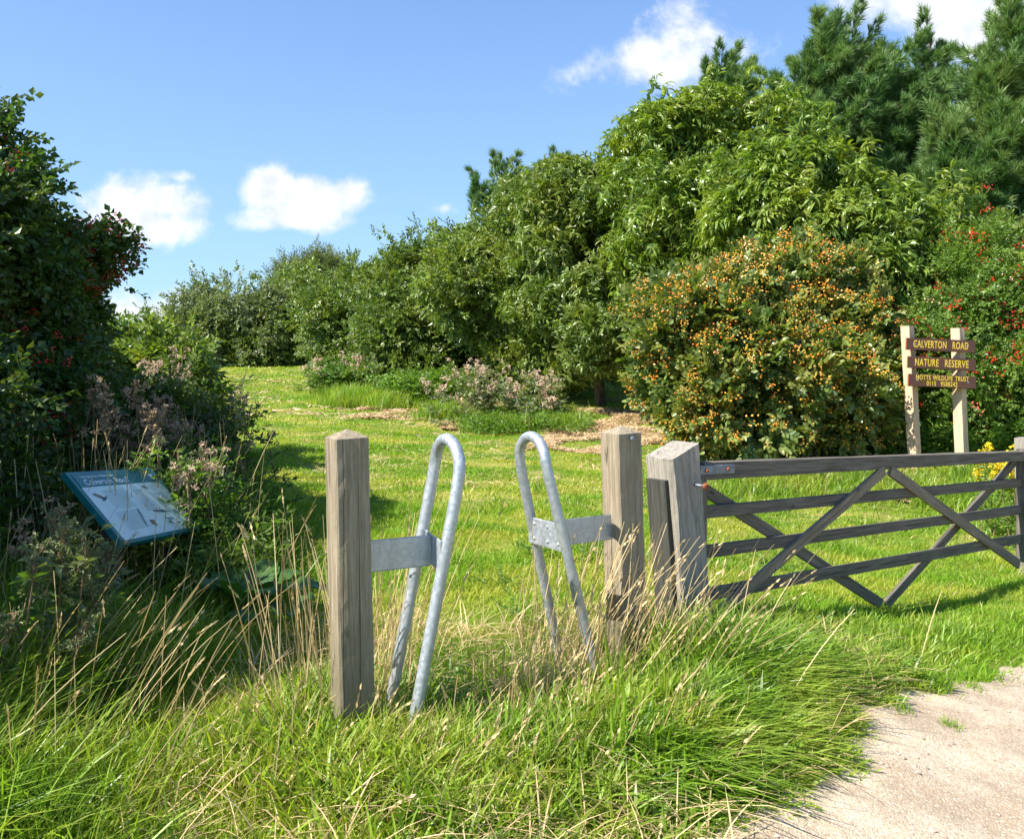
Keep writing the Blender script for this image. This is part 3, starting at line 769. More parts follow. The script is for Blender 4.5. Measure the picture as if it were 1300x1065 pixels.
# --- clump at the end of the meadow
tree('alder_tree', 'pale ragged tree at the outer end of the meadow crest', 'tree',
     [lobe_px(300, 392, 26, 32, 32), lobe_px(262, 425, 32, 38, 32), lobe_px(310, 425, 40, 50, 31.6), lobe_px(250, 445, 28, 28, 31.6)], bx(285, 32), 'broad_far', 'grey', 120, 40, .62, 107, rad=.12, smin=.8, smax=1.25, inner=.15)
tree('alder_tree', 'broad dark tree filling the middle of the meadow crest', 'tree',
     [lobe_px(350, 400, 30, 34, 33), lobe_px(340, 430, 45, 42, 32.5), lobe_px(385, 392, 28, 34, 34), lobe_px(395, 430, 35, 45, 33)], bx(365, 33), 'broad_far', 'broad', 140, 42, .65, 108, rad=.12, smin=.8, smax=1.25, inner=.15)
tree('willow_tree', 'feathery grey willow top leaning right above the meadow crest', 'tree',
     [lobe_px(400, 368, 18, 20, 35.5), lobe_px(415, 385, 24, 40, 35.5), lobe_px(382, 366, 18, 18, 35.6)], bx(405, 35.5), 'narrow', 'grey', 110, 30, .5, 109, rad=.1, smin=1.2, smax=1.9, up=.6)
tree('young_tree', 'small dark pointed tree seen far off above the left weeds', 'tree',
     [lobe_px(172, 432, 20, 26, 40), lobe_px(190, 455, 26, 25, 40), lobe_px(150, 455, 20, 24, 40)], bx(175, 40), 'broad_far', 'broad2', 70, 20, .55, 110, smin=1., smax=1.5)
tree('young_tree', 'low round tree far off between the pointed tree and the meadow crest', 'tree',
     [lobe_px(222, 447, 24, 24, 44), lobe_px(245, 440, 22, 22, 44)], bx(230, 44), 'broad_far', 'broad', 60, 20, .6, 111, smin=1.1, smax=1.6)

# --- pines
def pine(label, lobes, base, n_clump, per, rc, seed, h, rad=.16, group=None):
    r = np.random.default_rng(seed); base = np.array([base[0], base[1], float(ground(base[0], base[1]))])
    root = empty('pine_tree', base, label, 'pine tree', group)
    _, _, _, cc, rci = crown_sprays(lobes, n_clump, 2, rc, r, up=.9, out=.8, inner=.3)
    C_ = np.array([l[0] for l in lobes]); o0 = norm(cc-C_[np.argmin(((cc[:, None]-C_[None])**2).sum(-1), 1)])
    ax_ = norm(o0*.75+np.array([.30, 0, .85])+r.normal(size=cc.shape)*.25)
    k = n_clump*per; ix = r.integers(0, n_clump, k); t = r.random(k); rd = norm(np.cross(ax_[ix], r.normal(size=(k, 3))))
    Ls = rc*2.3*r.uniform(.6, 1.3, n_clump)[ix]
    pos = cc[ix]+ax_[ix]*((t-.35)*Ls)[:, None]+rd*(rc*.55*(1-t*.8)*r.random(k)**.5)[:, None]
    d = norm(ax_[ix]+rd*.75*(1.1-t)[:, None]+r.normal(size=(k, 3))*.15); o = rd
    foliage(root, 'crown', 'pine', 'pine', pos, d, o, r, .9, 1.5)
    # trunk with rising limbs to the clumps
    parts = []; P = bez(base-np.array([0, 0, .2]), base+np.array([.1, 0, h*.5]), base+np.array([.0, 0, h]), 14)
    parts.append(tube(P, np.linspace(rad, .03, 14), 9))
    for t in cc[r.choice(len(cc), min(60, len(cc)), replace=False)]:
        zz = np.clip(t[2]-.35*np.linalg.norm(t[:2]-base[:2]), base[2]+h*.12, base[2]+h*.92)
        k = np.argmin(abs(P[:, 2]-zz)); a = P[k]; b = (a+t)/2-np.array([0, 0, .15])
        parts.append(tube(bez(a, b, t, 7), np.linspace(.04, .010, 7), 5))
    V, fs = merge(parts); mesh_np('trunk', V, fs, M['bark'], root, smooth=True)
    return root
pine('tallest pine, a broad blue-green crown left of the gap of sky',
     [lobe_px(1062, 80, 34, 34, 19), lobe_px(1020, 128, 34, 30, 19), lobe_px(1102, 120, 44, 48, 19.2), lobe_px(1080, 165, 70, 60, 19), lobe_px(1130, 200, 60, 70, 19.3), lobe_px(1125, 300, 80, 80, 19.3)], bx(1085, 19.5), 230, 44, .50, 201, 9.0)
pine('slender pine top standing in the gap between the two big pines',
     [lobe_px(1178, 95, 20, 42, 21), lobe_px(1180, 160, 34, 60, 21), lobe_px(1190, 240, 45, 80, 21)], bx(1180, 21.5), 70, 44, .46, 202, 9.0, .12)
pine('large pine at the right edge with open feathery branches',
     [lobe_px(1292, 65, 26, 40, 16), lobe_px(1250, 130, 34, 45, 16), lobe_px(1290, 170, 50, 70, 16.2), lobe_px(1240, 230, 55, 70, 15.8), lobe_px(1270, 300, 70, 60, 15.6), lobe_px(1350, 200, 60, 140, 16.5)], bx(1285, 16.5), 260, 44, .40, 203, 7.4)
pine('young pine tip poking above the domed chestnut, beside the tallest pine', [lobe_px(922, 108, 22, 24, 24), lobe_px(930, 150, 32, 40, 24), lobe_px(985, 140, 12, 26, 24)], bx(930, 24.5), 46, 40, .40, 204, 9.4, .1)
pine('dark pine top showing above the sallow trees', [lobe_px(640, 235, 24, 22, 27), lobe_px(630, 265, 30, 28, 27), lobe_px(655, 300, 40, 40, 27)], bx(640, 27.5), 60, 36, .46, 205, 6.5, .1)
pine('wispy pale pine tip above the middle trees of the belt', [lobe_px(698, 222, 16, 16, 28), lobe_px(705, 245, 26, 26, 28), lobe_px(715, 290, 36, 40, 28)], bx(705, 28.5), 46, 34, .44, 206, 6.6, .1)

# --- berried shrubs on the right
tree('guelder_rose_bush', 'large rounded bush loaded with orange berry clusters behind the field gate', 'bush',
     [lobe_px(885, 402, 52, 48, 11.3), lobe_px(955, 375, 44, 40, 11.5), lobe_px(1015, 362, 36, 34, 11.6), lobe_px(1060, 420, 50, 62, 11.6), lobe_px(860, 462, 46, 50, 11), lobe_px(950, 480, 85, 72, 11.0), lobe_px(1050, 500, 55, 65, 11.2), lobe_px(920, 520, 50, 40, 10.8)], bx(960, 11.6), 'oval', 'viburnum', 300, 56, .30, 301,
     berries=('orange', 2300, 2.25, .5), rad=.06, up=.4, low=-.95)
tree('rose_bush', 'bright green bush dotted with red hips behind the reserve sign', 'bush',
     [lobe_px(1190, 400, 62, 60, 12.2), lobe_px(1250, 370, 60, 60, 12.4), lobe_px(1180, 490, 78, 90, 12), lobe_px(1270, 470, 80, 110, 12), lobe_px(1130, 480, 40, 70, 12)], bx(1210, 12.5), 'small', 'rose', 430, 40, .24, 302,
     berries=('red', 300, 2.0, .6), rad=.05, up=.4, low=-.95, smin=1., smax=1.5)
tree('rose_bush', 'dark tangled red-hipped bush at the right edge beneath the large pine', 'bush',
     [lobe_px(1290, 360, 60, 55, 13.6), lobe_px(1230, 335, 45, 40, 13.6), lobe_px(1360, 430, 90, 140, 13)], bx(1310, 13.6), 'oval', 'broad2', 190, 34, .28, 303,
     berries=('red', 120, 2.0, .6), rad=.05, low=-.95)

# --- left hedge
HG = 'hawthorns of the left hedge'
tree('hawthorn_tree', 'tall dark hawthorn with red haws filling the upper left corner', 'tree',
     [lobe_px(-80, 238, 42, 42, 6.4), lobe_px(-88, 300, 50, 55, 6.4), lobe_px(-150, 285, 70, 100, 6.4), lobe_px(-45, 405, 60, 85, 6.3), lobe_px(-40, 510, 105, 110, 6.2), lobe_px(-90, 420, 120, 200, 6), lobe_px(-15, 178, 22, 6, 6.3), lobe_px(8, 245, 20, 7, 6.3), lobe_px(-8, 215, 14, 5, 6.5), lobe_px(-22, 165, 12, 7, 6.5)], bx(-20, 6.6), 'haw', 'hawthorn', 560, 34, .19, 401,
     berries=('darkred', 420, 1.3, -.3), rad=.08, up=.35, smin=.8, smax=1.5)
tree('hawthorn_tree', 'dark hawthorn lower in the hedge whose berried branch arches towards the clouds', 'tree',
     [lobe_px(50, 430, 36, 66, 7.2), lobe_px(58, 355, 16, 18, 7.2), lobe_px(112, 322, 12, 7, 7.1), lobe_px(92, 335, 14, 6, 7.1), lobe_px(136, 330, 9, 7, 7.1), lobe_px(146, 350, 4, 12, 7.1), lobe_px(75, 510, 46, 62, 7.1), lobe_px(45, 570, 55, 55, 7)], bx(85, 7.3), 'haw', 'hawthorn', 260, 34, .16, 402,
     berries=('darkred', 420, 1.3, 3.5), rad=.05, up=.35, low=-.95)
tree('elder_bush', 'mid green bush beyond the hedge, below the far pointed tree', 'bush',
     [lobe_px(178, 490, 36, 38, 10), lobe_px(150, 500, 42, 60, 9.8), lobe_px(205, 515, 34, 45, 9.6)], bx(180, 10.2), 'broad', 'broad', 130, 26, .24, 403, rad=.04, low=-.95)
tree('bramble_bush', 'low dark bush where the shade meets the sunny meadow', 'bush',
     [lobe_px(212, 562, 32, 28, 8.2), lobe_px(242, 580, 22, 22, 8.0), lobe_px(175, 575, 42, 36, 7.6)], bx(235, 8.2), 'haw', 'hawthorn', 110, 30, .18, 404, rad=.03, low=-.95, smin=.9, smax=1.3)
tree('hawthorn_tree', 'near hawthorn bough, mostly out of view, placed to shade the bottom left weeds', 'tree',  # hedge carried on out of view, lobes placed to cast shade on the bank
     [(np.array([-3.8, 3.4, 1.5]), np.array([.8, .9, 1.2])), (np.array([-4.4, 4.6, .8]), np.array([.8, .8, .7])), (np.array([-3.8, 2.5, 1.1]), np.array([.7, .7, .85])), (np.array([-3.45, 5.0, .9]), np.array([.35, .35, .5]))], (-4.0, 3.6), 'haw', 'hawthorn', 260, 44, .26, 405, rad=.08, low=-.95)

# ------------------------------------------------------------------ grass
def blades(n, X, Y, h, w, r, lean=(0, 0), bend=.5, seg=2, z=None, spread=.35):
    """curved blades: n roots X,Y ; h height ; w width"""
    k = len(X); z0 = gz(X, Y) if z is None else z
    a = r.uniform(0, 6.283, k); dirx = np.cos(a)*spread+lean[0]; diry = np.sin(a)*spread+lean[1]
    fa = r.uniform(0, 3.14, k); wx, wy = np.cos(fa)*w/2, np.sin(fa)*w/2
    V = []
    bd_ = r.uniform(.4, 1.4, k)*bend
    for i in range(seg+1):
        t = i/seg; cx = X+dirx*h*(t*.35+t*t*bd_); cy = Y+diry*h*(t*.35+t*t*bd_); cz = z0-.01+h*(t-.35*bd_*t*t*np.hypot(dirx, diry)*1.3)
        ww = 1-.25*t
        if i < seg:
            V.append(np.stack([cx-wx*ww, cy-wy*ww, cz], -1)); V.append(np.stack([cx+wx*ww, cy+wy*ww, cz], -1))
        else: V.append(np.stack([cx, cy, cz], -1))
    nv = 2*seg+1; V = np.stack(V, 1).reshape(-1, 3); b = (np.arange(k)*nv)[:, None]
    fs = [np.concatenate([b+np.array([[2*i, 2*i+1, 2*i+3, 2*i+2]]) for i in range(seg-1)])] if seg > 1 else []
    fs.append(b+np.array([[2*seg-2, 2*seg-1, 2*seg]]))
    return V, fs
def cat_faces(parts):
    V, fs = merge(parts); t = [a for a in fs if a.shape[1] == 3]; q = [a for a in fs if a.shape[1] == 4]
    return V, ([np.concatenate(t)] if t else [])+([np.concatenate(q)] if q else [])
def band(n, y0, y1, r, k=.78, x0=-1, x1=1, powr=1.):
    Y = y0+(y1-y0)*r.random(n)**powr; X = (r.uniform(x0, x1, n))*Y*k; return X, Y
def hole(X, Y, r): return r.random(len(X))
r = np.random.default_rng(77)
parts = []
for (n, y0, y1, h0, h1, w) in ((90000, 2.0, 4.5, .04, .11, .0045), (150000, 4.5, 8, .035, .08, .006), (170000, 8, 14, .03, .065, .011), (120000, 14, 23, .03, .07, .020), (70000, 23, 34, .04, .09, .036)):
    X, Y = band(n, y0, y1, r, powr=.8); k = path_edge(X, Y) < -.08+r.normal(size=n)*.10
    X, Y = X[k], Y[k]
    cl = .6+.8*(np.sin(X*3.1+np.sin(Y*2.3)*2)*np.sin(Y*3.7+np.sin(X*1.9)*2)*.5+.5)
    parts.append(blades(len(X), X, Y, r.uniform(h0, h1, len(X))*cl, w*r.uniform(.7, 1.3, len(X)), r, lean=(.12, -.05), spread=.75, bend=.6))
V, fs = cat_faces(parts); g = mesh_np('grass', V, fs, M['lawn']); tag(g, 'short yellow-green mown grass covering the meadow', 'grass', kind='stuff')

def region_poly(n, poly_px, Yfun, r): pass
def clump_px(x, y, Yd, n, sx, sy, r):
    X0 = (x-HX)/F*Yd; return X0+r.normal(size=n)*sx, Yd+r.normal(size=n)*sy
# long green grass: tussocks in front of the gate, round the posts and on the left bank
parts = []
def long_grass(x, y, Yd, n, sx, sy, h0, h1, lean, w=.007, bend=.7, spread=.45, seg=4):
    n = int(n*.72); X, Y = clump_px(x, y, Yd, n, sx, sy, r)
    k = (path_edge(X, Y) < .05)&(Y > 1.9); X, Y = X[k], Y[k]
    hs = (.30+.70*sstep(.05, -.55, path_edge(X, Y)))*.74
    parts.append(blades(len(X), X, Y, r.uniform(h0, h1, len(X))*hs, w*1.2*r.uniform(.6, 1.4, len(X)), r, lean=lean, bend=bend, spread=spread, seg=seg))
# right of the gate post: combed-over tussock falling to the right
for (x, Yd, n, sx, sy, h0, h1) in ((930, 3.9, 3200, .22, .16, .22, .50), (1000, 3.7, 3200, .22, .16, .20, .46), (900, 3.45, 2600, .2, .15, .2, .45), (1010, 3.35, 2400, .18, .14, .16, .38), (960, 4.2, 2200, .2, .14, .18, .40), (860, 3.2, 2400, .2, .16, .2, .42), (930, 3.05, 2400, .2, .14, .15, .34), (1060, 4.0, 1600, .18, .15, .14, .30), (1100, 4.3, 1500, .2, .15, .12, .26), (840, 2.85, 1800, .2, .12, .14, .30)):
    long_grass(x, 0, Yd, n, sx, sy, h0, h1, (float(r.uniform(.25, .6)), float(r.uniform(-.35, .1))), w=.0092, bend=.8, spread=.65)
# foot of the left post and between the hoops
for (x, Yd, n, sx, sy, h0, h1, ln) in ((400, 3.1, 1500, .14, .14, .2, .5, (-.05, -.1)), (450, 2.9, 1300, .14, .1, .18, .42, (.1, -.1)), (500, 3.05, 1500, .14, .12, .2, .45, (.2, -.05)), (560, 3.1, 1800, .16, .14, .2, .45, (.3, -.05)), (620, 3.1, 1700, .16, .14, .2, .42, (.25, 0)), (560, 2.75, 1700, .2, .12, .15, .34, (.2, -.1)), (660, 2.8, 1500, .2, .12, .15, .32, (.25, -.1)), (700, 3.2, 1500, .16, .14, .2, .40, (.3, -.1)), (760, 3.1, 1500, .18, .14, .2, .36, (.4, -.1)), (430, 3.45, 1000, .14, .14, .2, .45, (0, 0)), (520, 3.5, 1200, .16, .14, .16, .34, (.1, 0)), (350, 3.0, 1000, .16, .14, .12, .34, (0, -.1))):
    long_grass(x, 0, Yd, int(n*.8), sx*1.2, sy, h0*.6, h1*.78, ln, w=.0075, spread=.6)
# grass at the gate foot
for (x, Yd, n, sx, sy) in ((930, 4.8, 900, .18, .12), (980, 4.9, 700, .25, .12), (1060, 5.0, 500, .3, .15), (1150, 4.8, 900, .3, .2), (1230, 5.2, 900, .3, .2), (1050, 4.6, 900, .3, .2)):
    long_grass(x, 0, Yd, n, sx, sy, .07, .20, (.25, -.1), w=.006)
# scattered slightly longer tufts over the near meadow
n = 420; X, Y = band(n, 3.3, 9, r)
for i in range(n):
    if path_edge(X[i], Y[i]) > -.2: continue
    m = int(r.integers(12, 40)); parts.append(blades(m, X[i]+r.normal(size=m)*.06, Y[i]+r.normal(size=m)*.06, r.uniform(.06, .17, m), np.full(m, .006), r, spread=.6, seg=3))
V, fs = cat_faces(parts); g = mesh_np('tall_grass', V, fs, M['tall']); tag(g, 'long green grass combed over beside the posts and the track', 'grass', kind='stuff')

# left bank: long grass and herbs in the hedge shade
parts = []
for i in range(230):
    x0 = r.uniform(-3.1, -1.15); y0 = r.uniform(2.2, 4.3)
    if x0 > -1.15-.25*(y0-2.2): continue
    m = int(r.integers(90, 200)); hh = r.uniform(.22, .6)*(1.0 if x0 < -1.6 else .6)*(.6 if board_clear(x0, y0) else 1)
    parts.append(blades(m, x0+r.normal(size=m)*.13, y0+r.normal(size=m)*.13, r.uniform(.5, 1., m)*hh, .0062*r.uniform(.6, 1.4, m), r, lean=(.28, -.12), spread=.5, bend=.8, seg=4))
for i in range(90):
    x0 = r.uniform(-4.2, -1.5); y0 = r.uniform(4.2, 8.5)
    if x0/y0 > -.31: continue
    m = int(r.integers(70, 150)); hh = r.uniform(.2, .5)
    parts.append(blades(m, x0+r.normal(size=m)*.15, y0+r.normal(size=m)*.15, r.uniform(.5, 1., m)*hh, .007*r.uniform(.6, 1.4, m), r, lean=(.25, -.1), spread=.5, bend=.8, seg=3))
V, fs = cat_faces(parts); g = mesh_np('bank_grass', V, fs, M['tall']); tag(g, 'rank dark grass on the left bank under the hedge', 'grass', kind='stuff')

def herbs(name, label, spots, mat, tmpl, cat='weeds', per=34, hmin=.2, hmax=.6, rad=.16, smin=.8, smax=1.3):
    P, D = [], []
    for (x0, y0, hs) in spots:
        m = int(per*hs/.4)+8; t = r.random(m)
        a = r.uniform(0, 6.28, m)
        P.append(np.stack([x0+np.cos(a)*rad*r.random(m), y0+np.sin(a)*rad*r.random(m), float(ground(x0, y0))+.03+t*hs], -1))
        D.append(np.stack([np.cos(a), np.sin(a), .5+0*a], -1))
    P = np.concatenate(P); D = norm(np.concatenate(D)+r.normal(size=(len(P), 3))*.3)
    o = foliage(None, name, tmpl, mat, P, D, np.tile([0, 0, 1.], (len(P), 1)), r, smin, smax)
    return tag(o, label, cat, kind='stuff')
sp = []
for i in range(420):
    y0 = r.uniform(4.3, 8.8); x0 = r.uniform(-.62*y0-.4, -.62*y0+ (1.5 if y0 < 5 else 2.0))
    if x0/y0 > -.33 or (y0 < 5.2 and -.62 < x0/y0): continue
    sp.append((x0, y0, r.uniform(.12, .55)*(.5 if 2.8 < y0 < 5.4 and -.60 < x0/y0 < -.30 else 1.)))
herbs('undergrowth', 'mixed leafy weeds beneath the hawthorn hedge and round the information board', sp, 'herb', 'herb')
sp = [(x_, y_, r.uniform(.15, .35)) for x_, y_ in zip(r.uniform(-2.4, -1.5, 60), r.uniform(5.2, 7.5, 60)) if -.40 < x_/y_ < -.29]
herbs('low_weeds', 'small leafy weeds at the sunny edge of the shade', sp, 'herb', 'herb', per=20, hmax=.3)
def patch(name, lab, xs, Y0, Y1, n, h, mat, tmpl, **k):
    s = []
    for i in range(n):
        Yd = r.uniform(Y0, Y1); x = r.uniform(*xs); s.append(((x-HX)/F*Yd, Yd, h*r.uniform(.5, 1.)))
    return herbs(name, lab, s, mat, tmpl, **k)
patch('nettles', 'bright green nettle patch below the dark glossy tree', (492, 585), 17.5, 19.5, 60, .6, 'nettle', 'broad', rad=.3, per=26)
patch('nettles', 'pale green weeds at the foot of the last tree of the belt', (412, 500), 20.5, 23, 60, .6, 'herb', 'broad', rad=.3, per=22)
patch('brambles', 'low green growth under the bush with red hips', (1060, 1330), 10.9, 11.8, 120, .45, 'nettle', 'herb', rad=.2, per=26)
patch('verge_weeds', 'leafy weeds along the foot of the thistle patch', (590, 740), 13.8, 15.2, 40, .22, 'nettle', 'herb', rad=.22, per=22)

# tall rough grass mounds at the meadow edge
parts = []
for (x0, x1, Y0, Y1, n, h) in ((410, 560, 17, 19.5, 60, .55), (595, 725, 14.2, 16.2, 70, .36), (1060, 1300, 9.2, 10.2, 60, .2), (820, 1100, 9.2, 10.2, 40, .22), (540, 600, 15.5, 17, 20, .4)):
    for i in range(n):
        Yd = r.uniform(Y0, Y1); x = (r.uniform(x0, x1)-HX)/F*Yd; m = 110
        parts.append(blades(m, x+r.normal(size=m)*.16, Yd+r.normal(size=m)*.16, r.uniform(.4, 1, m)*h, .011*r.uniform(.7, 1.3, m), r, lean=(.15, -.1), spread=.5, seg=3))
V, fs = cat_faces(parts); g = mesh_np('rough_grass', V, fs, M['tall']); tag(g, 'rough unmown grass along the foot of the tree belt', 'grass', kind='stuff')

# hay and orange litter lying on the field
parts = []
def litter(x0, x1, Y0, Y1, n, w=.008, L=(.05, .16), dens=None):
    Yd = r.uniform(Y0, Y1, n); X = (r.uniform(x0, x1, n)-HX)/F*Yd
    nn = np.sin(X*2.3+np.sin(Yd*1.1)*2)*np.sin(Yd*3.1+np.cos(X*1.7)); k = nn > -.1 if dens is None else nn > dens
    X, Yd = X[k], Yd[k]; m = len(X); a = r.uniform(0, 6.28, m); l = r.uniform(*L, m); z = gz(X, Yd)+r.uniform(.005, .05, m)
    d = np.stack([np.cos(a), np.sin(a), r.normal(size=m)*.2], -1)*l[:, None]/2; s_ = np.stack([-np.sin(a), np.cos(a), r.normal(size=m)*.3], -1)*w/2
    c = np.stack([X, Yd, z], -1); V = np.stack([c-d-s_, c+d-s_, c+d+s_, c-d+s_], 1).reshape(-1, 3)
    parts.append((V, [(np.arange(m)*4)[:, None]+np.arange(4)[None]]))
litter(690, 850, 12.6, 17.0, 22000, .011, dens=-.5); litter(560, 620, 14.5, 17, 5000, .018, dens=-.7); litter(1070, 1150, 9.3, 11, 9000, .012, dens=-.8)
litter(430, 640, 15.4, 19, 9000, .012, dens=.0); litter(455, 540, 16.5, 17.8, 3500, .022, dens=-.5); litter(380, 900, 9, 15, 4000, .007, dens=.25); litter(820, 1060, 9.6, 10.8, 5000, .009, dens=.0); litter(660, 780, 11.5, 13, 4000, .009, dens=-.1)
litter(230, 640, 15, 26, 6000, .025, (.08, .2), dens=.3)
V, fs = cat_faces(parts); g = mesh_np('hay', V, fs, M['hay']); tag(g, 'dry cut grass and orange litter lying in patches on the meadow', 'hay', kind='stuff')

# golden straw with seed heads
parts = []; sparts = []
def straws(x, Yd, n, sx, sy, h0, h1, lean, w=.0036, spread=.14, head=True, bend=.25):
    n = int(n*.5); X, Y = clump_px(x, 0, Yd, n, sx*1.25, sy*1.25, r); k = (path_edge(X, Y) < .0)&(Y > 1.9); X, Y = X[k], Y[k]; n = len(X)
    h = r.uniform(h0, h1, n); a = r.uniform(0, 6.28, n); lx = lean[0]*r.uniform(.4, 1.3, n)+np.cos(a)*spread; ly = lean[1]*r.uniform(.4, 1.3, n)+np.sin(a)*spread
    fa = r.uniform(0, 3.14, n); z0 = gz(X, Y); Vs = []
    S = 5
    ww = np.where(np.arange(S+1) < S, w, w*.6)
    for i in range(S+1):
        t = i/S; cx = X+lx*h*(t+bend*t*t); cy = Y+ly*h*(t+bend*t*t); cz = z0+h*t*(1-.25*np.hypot(lx, ly)*t)
        wx, wy = np.cos(fa)*ww[i]/2, np.sin(fa)*ww[i]/2
        Vs += [np.stack([cx-wx, cy-wy, cz], -1), np.stack([cx+wx, cy+wy, cz], -1)]
    tip = np.stack([cx, cy, cz], -1); V = np.stack(Vs, 1).reshape(-1, 3); b = (np.arange(n)*(2*S+2))[:, None]
    parts.append((V, [np.concatenate([b+np.array([[2*i, 2*i+1, 2*i+3, 2*i+2]]) for i in range(S)])]))
    if head:
        m = r.random(n) < .30; tp = tip[m]; k2 = len(tp)
        if k2:
            d = norm(np.stack([lx[m]*2, ly[m]*2, np.full(k2, .8)], -1)+r.normal(size=(k2, 3))*.1)
            for q in range(5):
                b0 = tp-d*(.015*q)[..., None] if False else tp-d*.016*q
                s_ = norm(r.normal(size=(k2, 3)))*.006
                V = np.stack([b0, b0+s_+d*.012, b0+d*.030, b0-s_+d*.012], 1).reshape(-1, 3)
                parts.append((V, [(np.arange(k2)*4)[:, None]+np.arange(4)[None]]))
# behind and beside the second post, leaning right
for a in ((730, 3.75, 70, .10, .10, .35, .80, (.30, -.05)), (770, 3.7, 80, .12, .10, .35, .80, (.36, -.05)), (810, 3.9, 80, .12, .1, .35, .75, (.38, -.05)), (715, 3.95, 90, .08, .08, .4, .75, (.12, 0)), (850, 3.8, 60, .12, .1, .3, .65, (.5, -.05)), (695, 3.6, 50, .08, .08, .2, .5, (.1, -.05)), (780, 3.2, 130, .25, .12, .15, .35, (.3, -.1)), (900, 3.7, 34, .14, .12, .3, .55, (.6, -.05)), (740, 3.45, 120, .2, .14, .10, .26, (.3, -.1)), (860, 3.4, 110, .25, .14, .12, .3, (.4, -.1)),
          (405, 3.35, 90, .07, .08, .4, .90, (-.05, .0)), (375, 3.5, 34, .08, .08, .4, .95, (-.05, 0)), (485, 3.45, 100, .05, .07, .4, .85, (.15, 0)), (505, 3.7, 60, .07, .07, .5, .95, (.18, 0)), (360, 3.2, 20, .12, .1, .25, .55, (-.25, -.1)), (660, 3.4, 90, .12, .1, .12, .34, (0, -.1)), (480, 3.0, 90, .25, .12, .12, .32, (.4, -.1)), (600, 3.0, 110, .3, .14, .12, .34, (.4, -.1)), (400, 3.0, 60, .2, .12, .12, .34, (.2, -.1)), (940, 4.4, 18, .15, .1, .4, .75, (.5, 0))):
    straws(*a)
# left bank bents
for i in range(22):
    Yd = r.uniform(2.7, 4.6); x = r.uniform(-20, 170)
    straws(x, Yd, 12, .16, .12, .35, .80, (.35, -.1), w=.004, spread=.2)
for i in range(34):
    Yd = r.uniform(5.0, 7); x = r.uniform(60, 290)
    straws(x, Yd, 14, .12, .12, .5, 1.05, (.15, -.05), w=.005, spread=.2)
straws(640, 8, 90, 2.2, 2.4, .3, .6, (.1, 0), w=.005)
V, fs = cat_faces(parts); g = mesh_np('dry_grass', V, fs, M['straw']); tag(g, 'golden dead grass stalks with seed heads leaning round the posts', 'grass', kind='stuff')

# ------------------------------------------------------------------ individual plants
def stalk_plant(kind, label, cat, x, Yd, n, hmin, hmax, spread, head_mat, head_n, head_r, leafmat=None, stem_mat='stem', group=None, seed=0, tmpl='herb', yoff=0, headw=.016, lean=0.):
    q = np.random.default_rng(seed); X0, Y0 = (x-HX)/F*Yd, Yd
    root = empty(kind, (X0, Y0, float(ground(X0, Y0))), label, cat, group)
    st_, hp, hd, lp_, ld = [], [], [], [], []
    for i in range(n):
        a = q.uniform(0, 6.28); b0 = np.array([X0+q.normal()*spread*.5, Y0+q.normal()*spread*.5, 0]); b0[2] = float(ground(b0[0], b0[1]))-.03
        h = q.uniform(hmin, hmax); t = b0+np.array([math.cos(a)*spread*.5+lean*h, math.sin(a)*spread*.5, h])
        P = bez(b0, (b0+t)/2+np.array([q.normal()*.03, q.normal()*.03, 0]), t, 6); st_.append(tube(P, np.linspace(.006, .0025, 6), 4))
        for j in range(head_n):
            e = norm(np.array([q.normal(), q.normal(), q.uniform(.2, 1.2)])); l = head_r*q.uniform(.3, 1.)
            tip = t-(P[-1]-P[-2])*q.uniform(0, 1.6)+e*l; st_.append(tube([P[-2]+(P[-1]-P[-2])*q.random(), tip], [.002, .0015], 3))
            m = 16; hp.append(tip+q.normal(size=(m, 3))*headw*.55); hd.append(norm(q.normal(size=(m, 3))))
        if leafmat:
            m = int(h*16); tt = q.random(m)*.9; lp_.append(b0+(t-b0)*tt[:, None]); aa = q.uniform(0, 6.28, m); ld.append(np.stack([np.cos(aa), np.sin(aa), 0*aa+.5], -1))
    V, fs = merge(st_); mesh_np('stem', V, [np.concatenate([a for a in fs if a.shape[1] == 4])]+[a for a in fs if a.shape[1] == 3], M[stem_mat], root)
    hp = np.concatenate(hp); hd = np.concatenate(hd); tl = leaf4(headw*1.3, headw*.7, .1, .6)
    V, fs = scatter(tl, hp, frames(hd, norm(q.normal(size=hd.shape))), q.uniform(.6, 1.3, len(hp))); o = mesh_np('seed_heads', V, fs, M[head_mat], root); o['kind'] = 'stuff'
    if leafmat:
        lp_ = np.concatenate(lp_); ld = np.concatenate(ld); foliage(root, 'leaves', tmpl, leafmat, lp_, norm(ld), np.tile([0, 0, 1.], (len(lp_), 1)), q, .7, 1.2)
    return root
TG = 'seeding thistles in front of the tree belt'
stalk_plant('thistle', 'pinkish seeding thistles in front of the dark hollow, leftmost of the patch', 'thistle', 612, 15.6, 16, .6, 1.15, .8, 'seed', 5, .14, 'grey', seed=1, headw=.036, tmpl='broad')
stalk_plant('thistle', 'pinkish seeding thistles right of the dark hollow, nearest the orange bush', 'thistle', 668, 15.0, 16, .45, 1.0, 1.0, 'seed', 5, .14, 'grey', seed=2, headw=.034, tmpl='broad')
stalk_plant('thistle', 'pale dead flower heads standing at the foot of the last belt tree', 'thistle', 450, 21.5, 18, .6, 1.05, 1.2, 'seed', 5, .14, 'herb', seed=3, headw=.04, tmpl='broad')
stalk_plant('hogweed', 'brown rusty seed head rising above the top edge of the information board', 'hogweed', 165, 5.9, 6, 1.0, 1.25, .3, 'brownseed', 16, .10, None, seed=4, headw=.02)
stalk_plant('hogweed', 'dead brown stems mingled with grass just beyond the board', 'hogweed', 215, 6.8, 16, .7, 1.15, .5, 'brownseed', 12, .10, 'herb', seed=5, headw=.02)
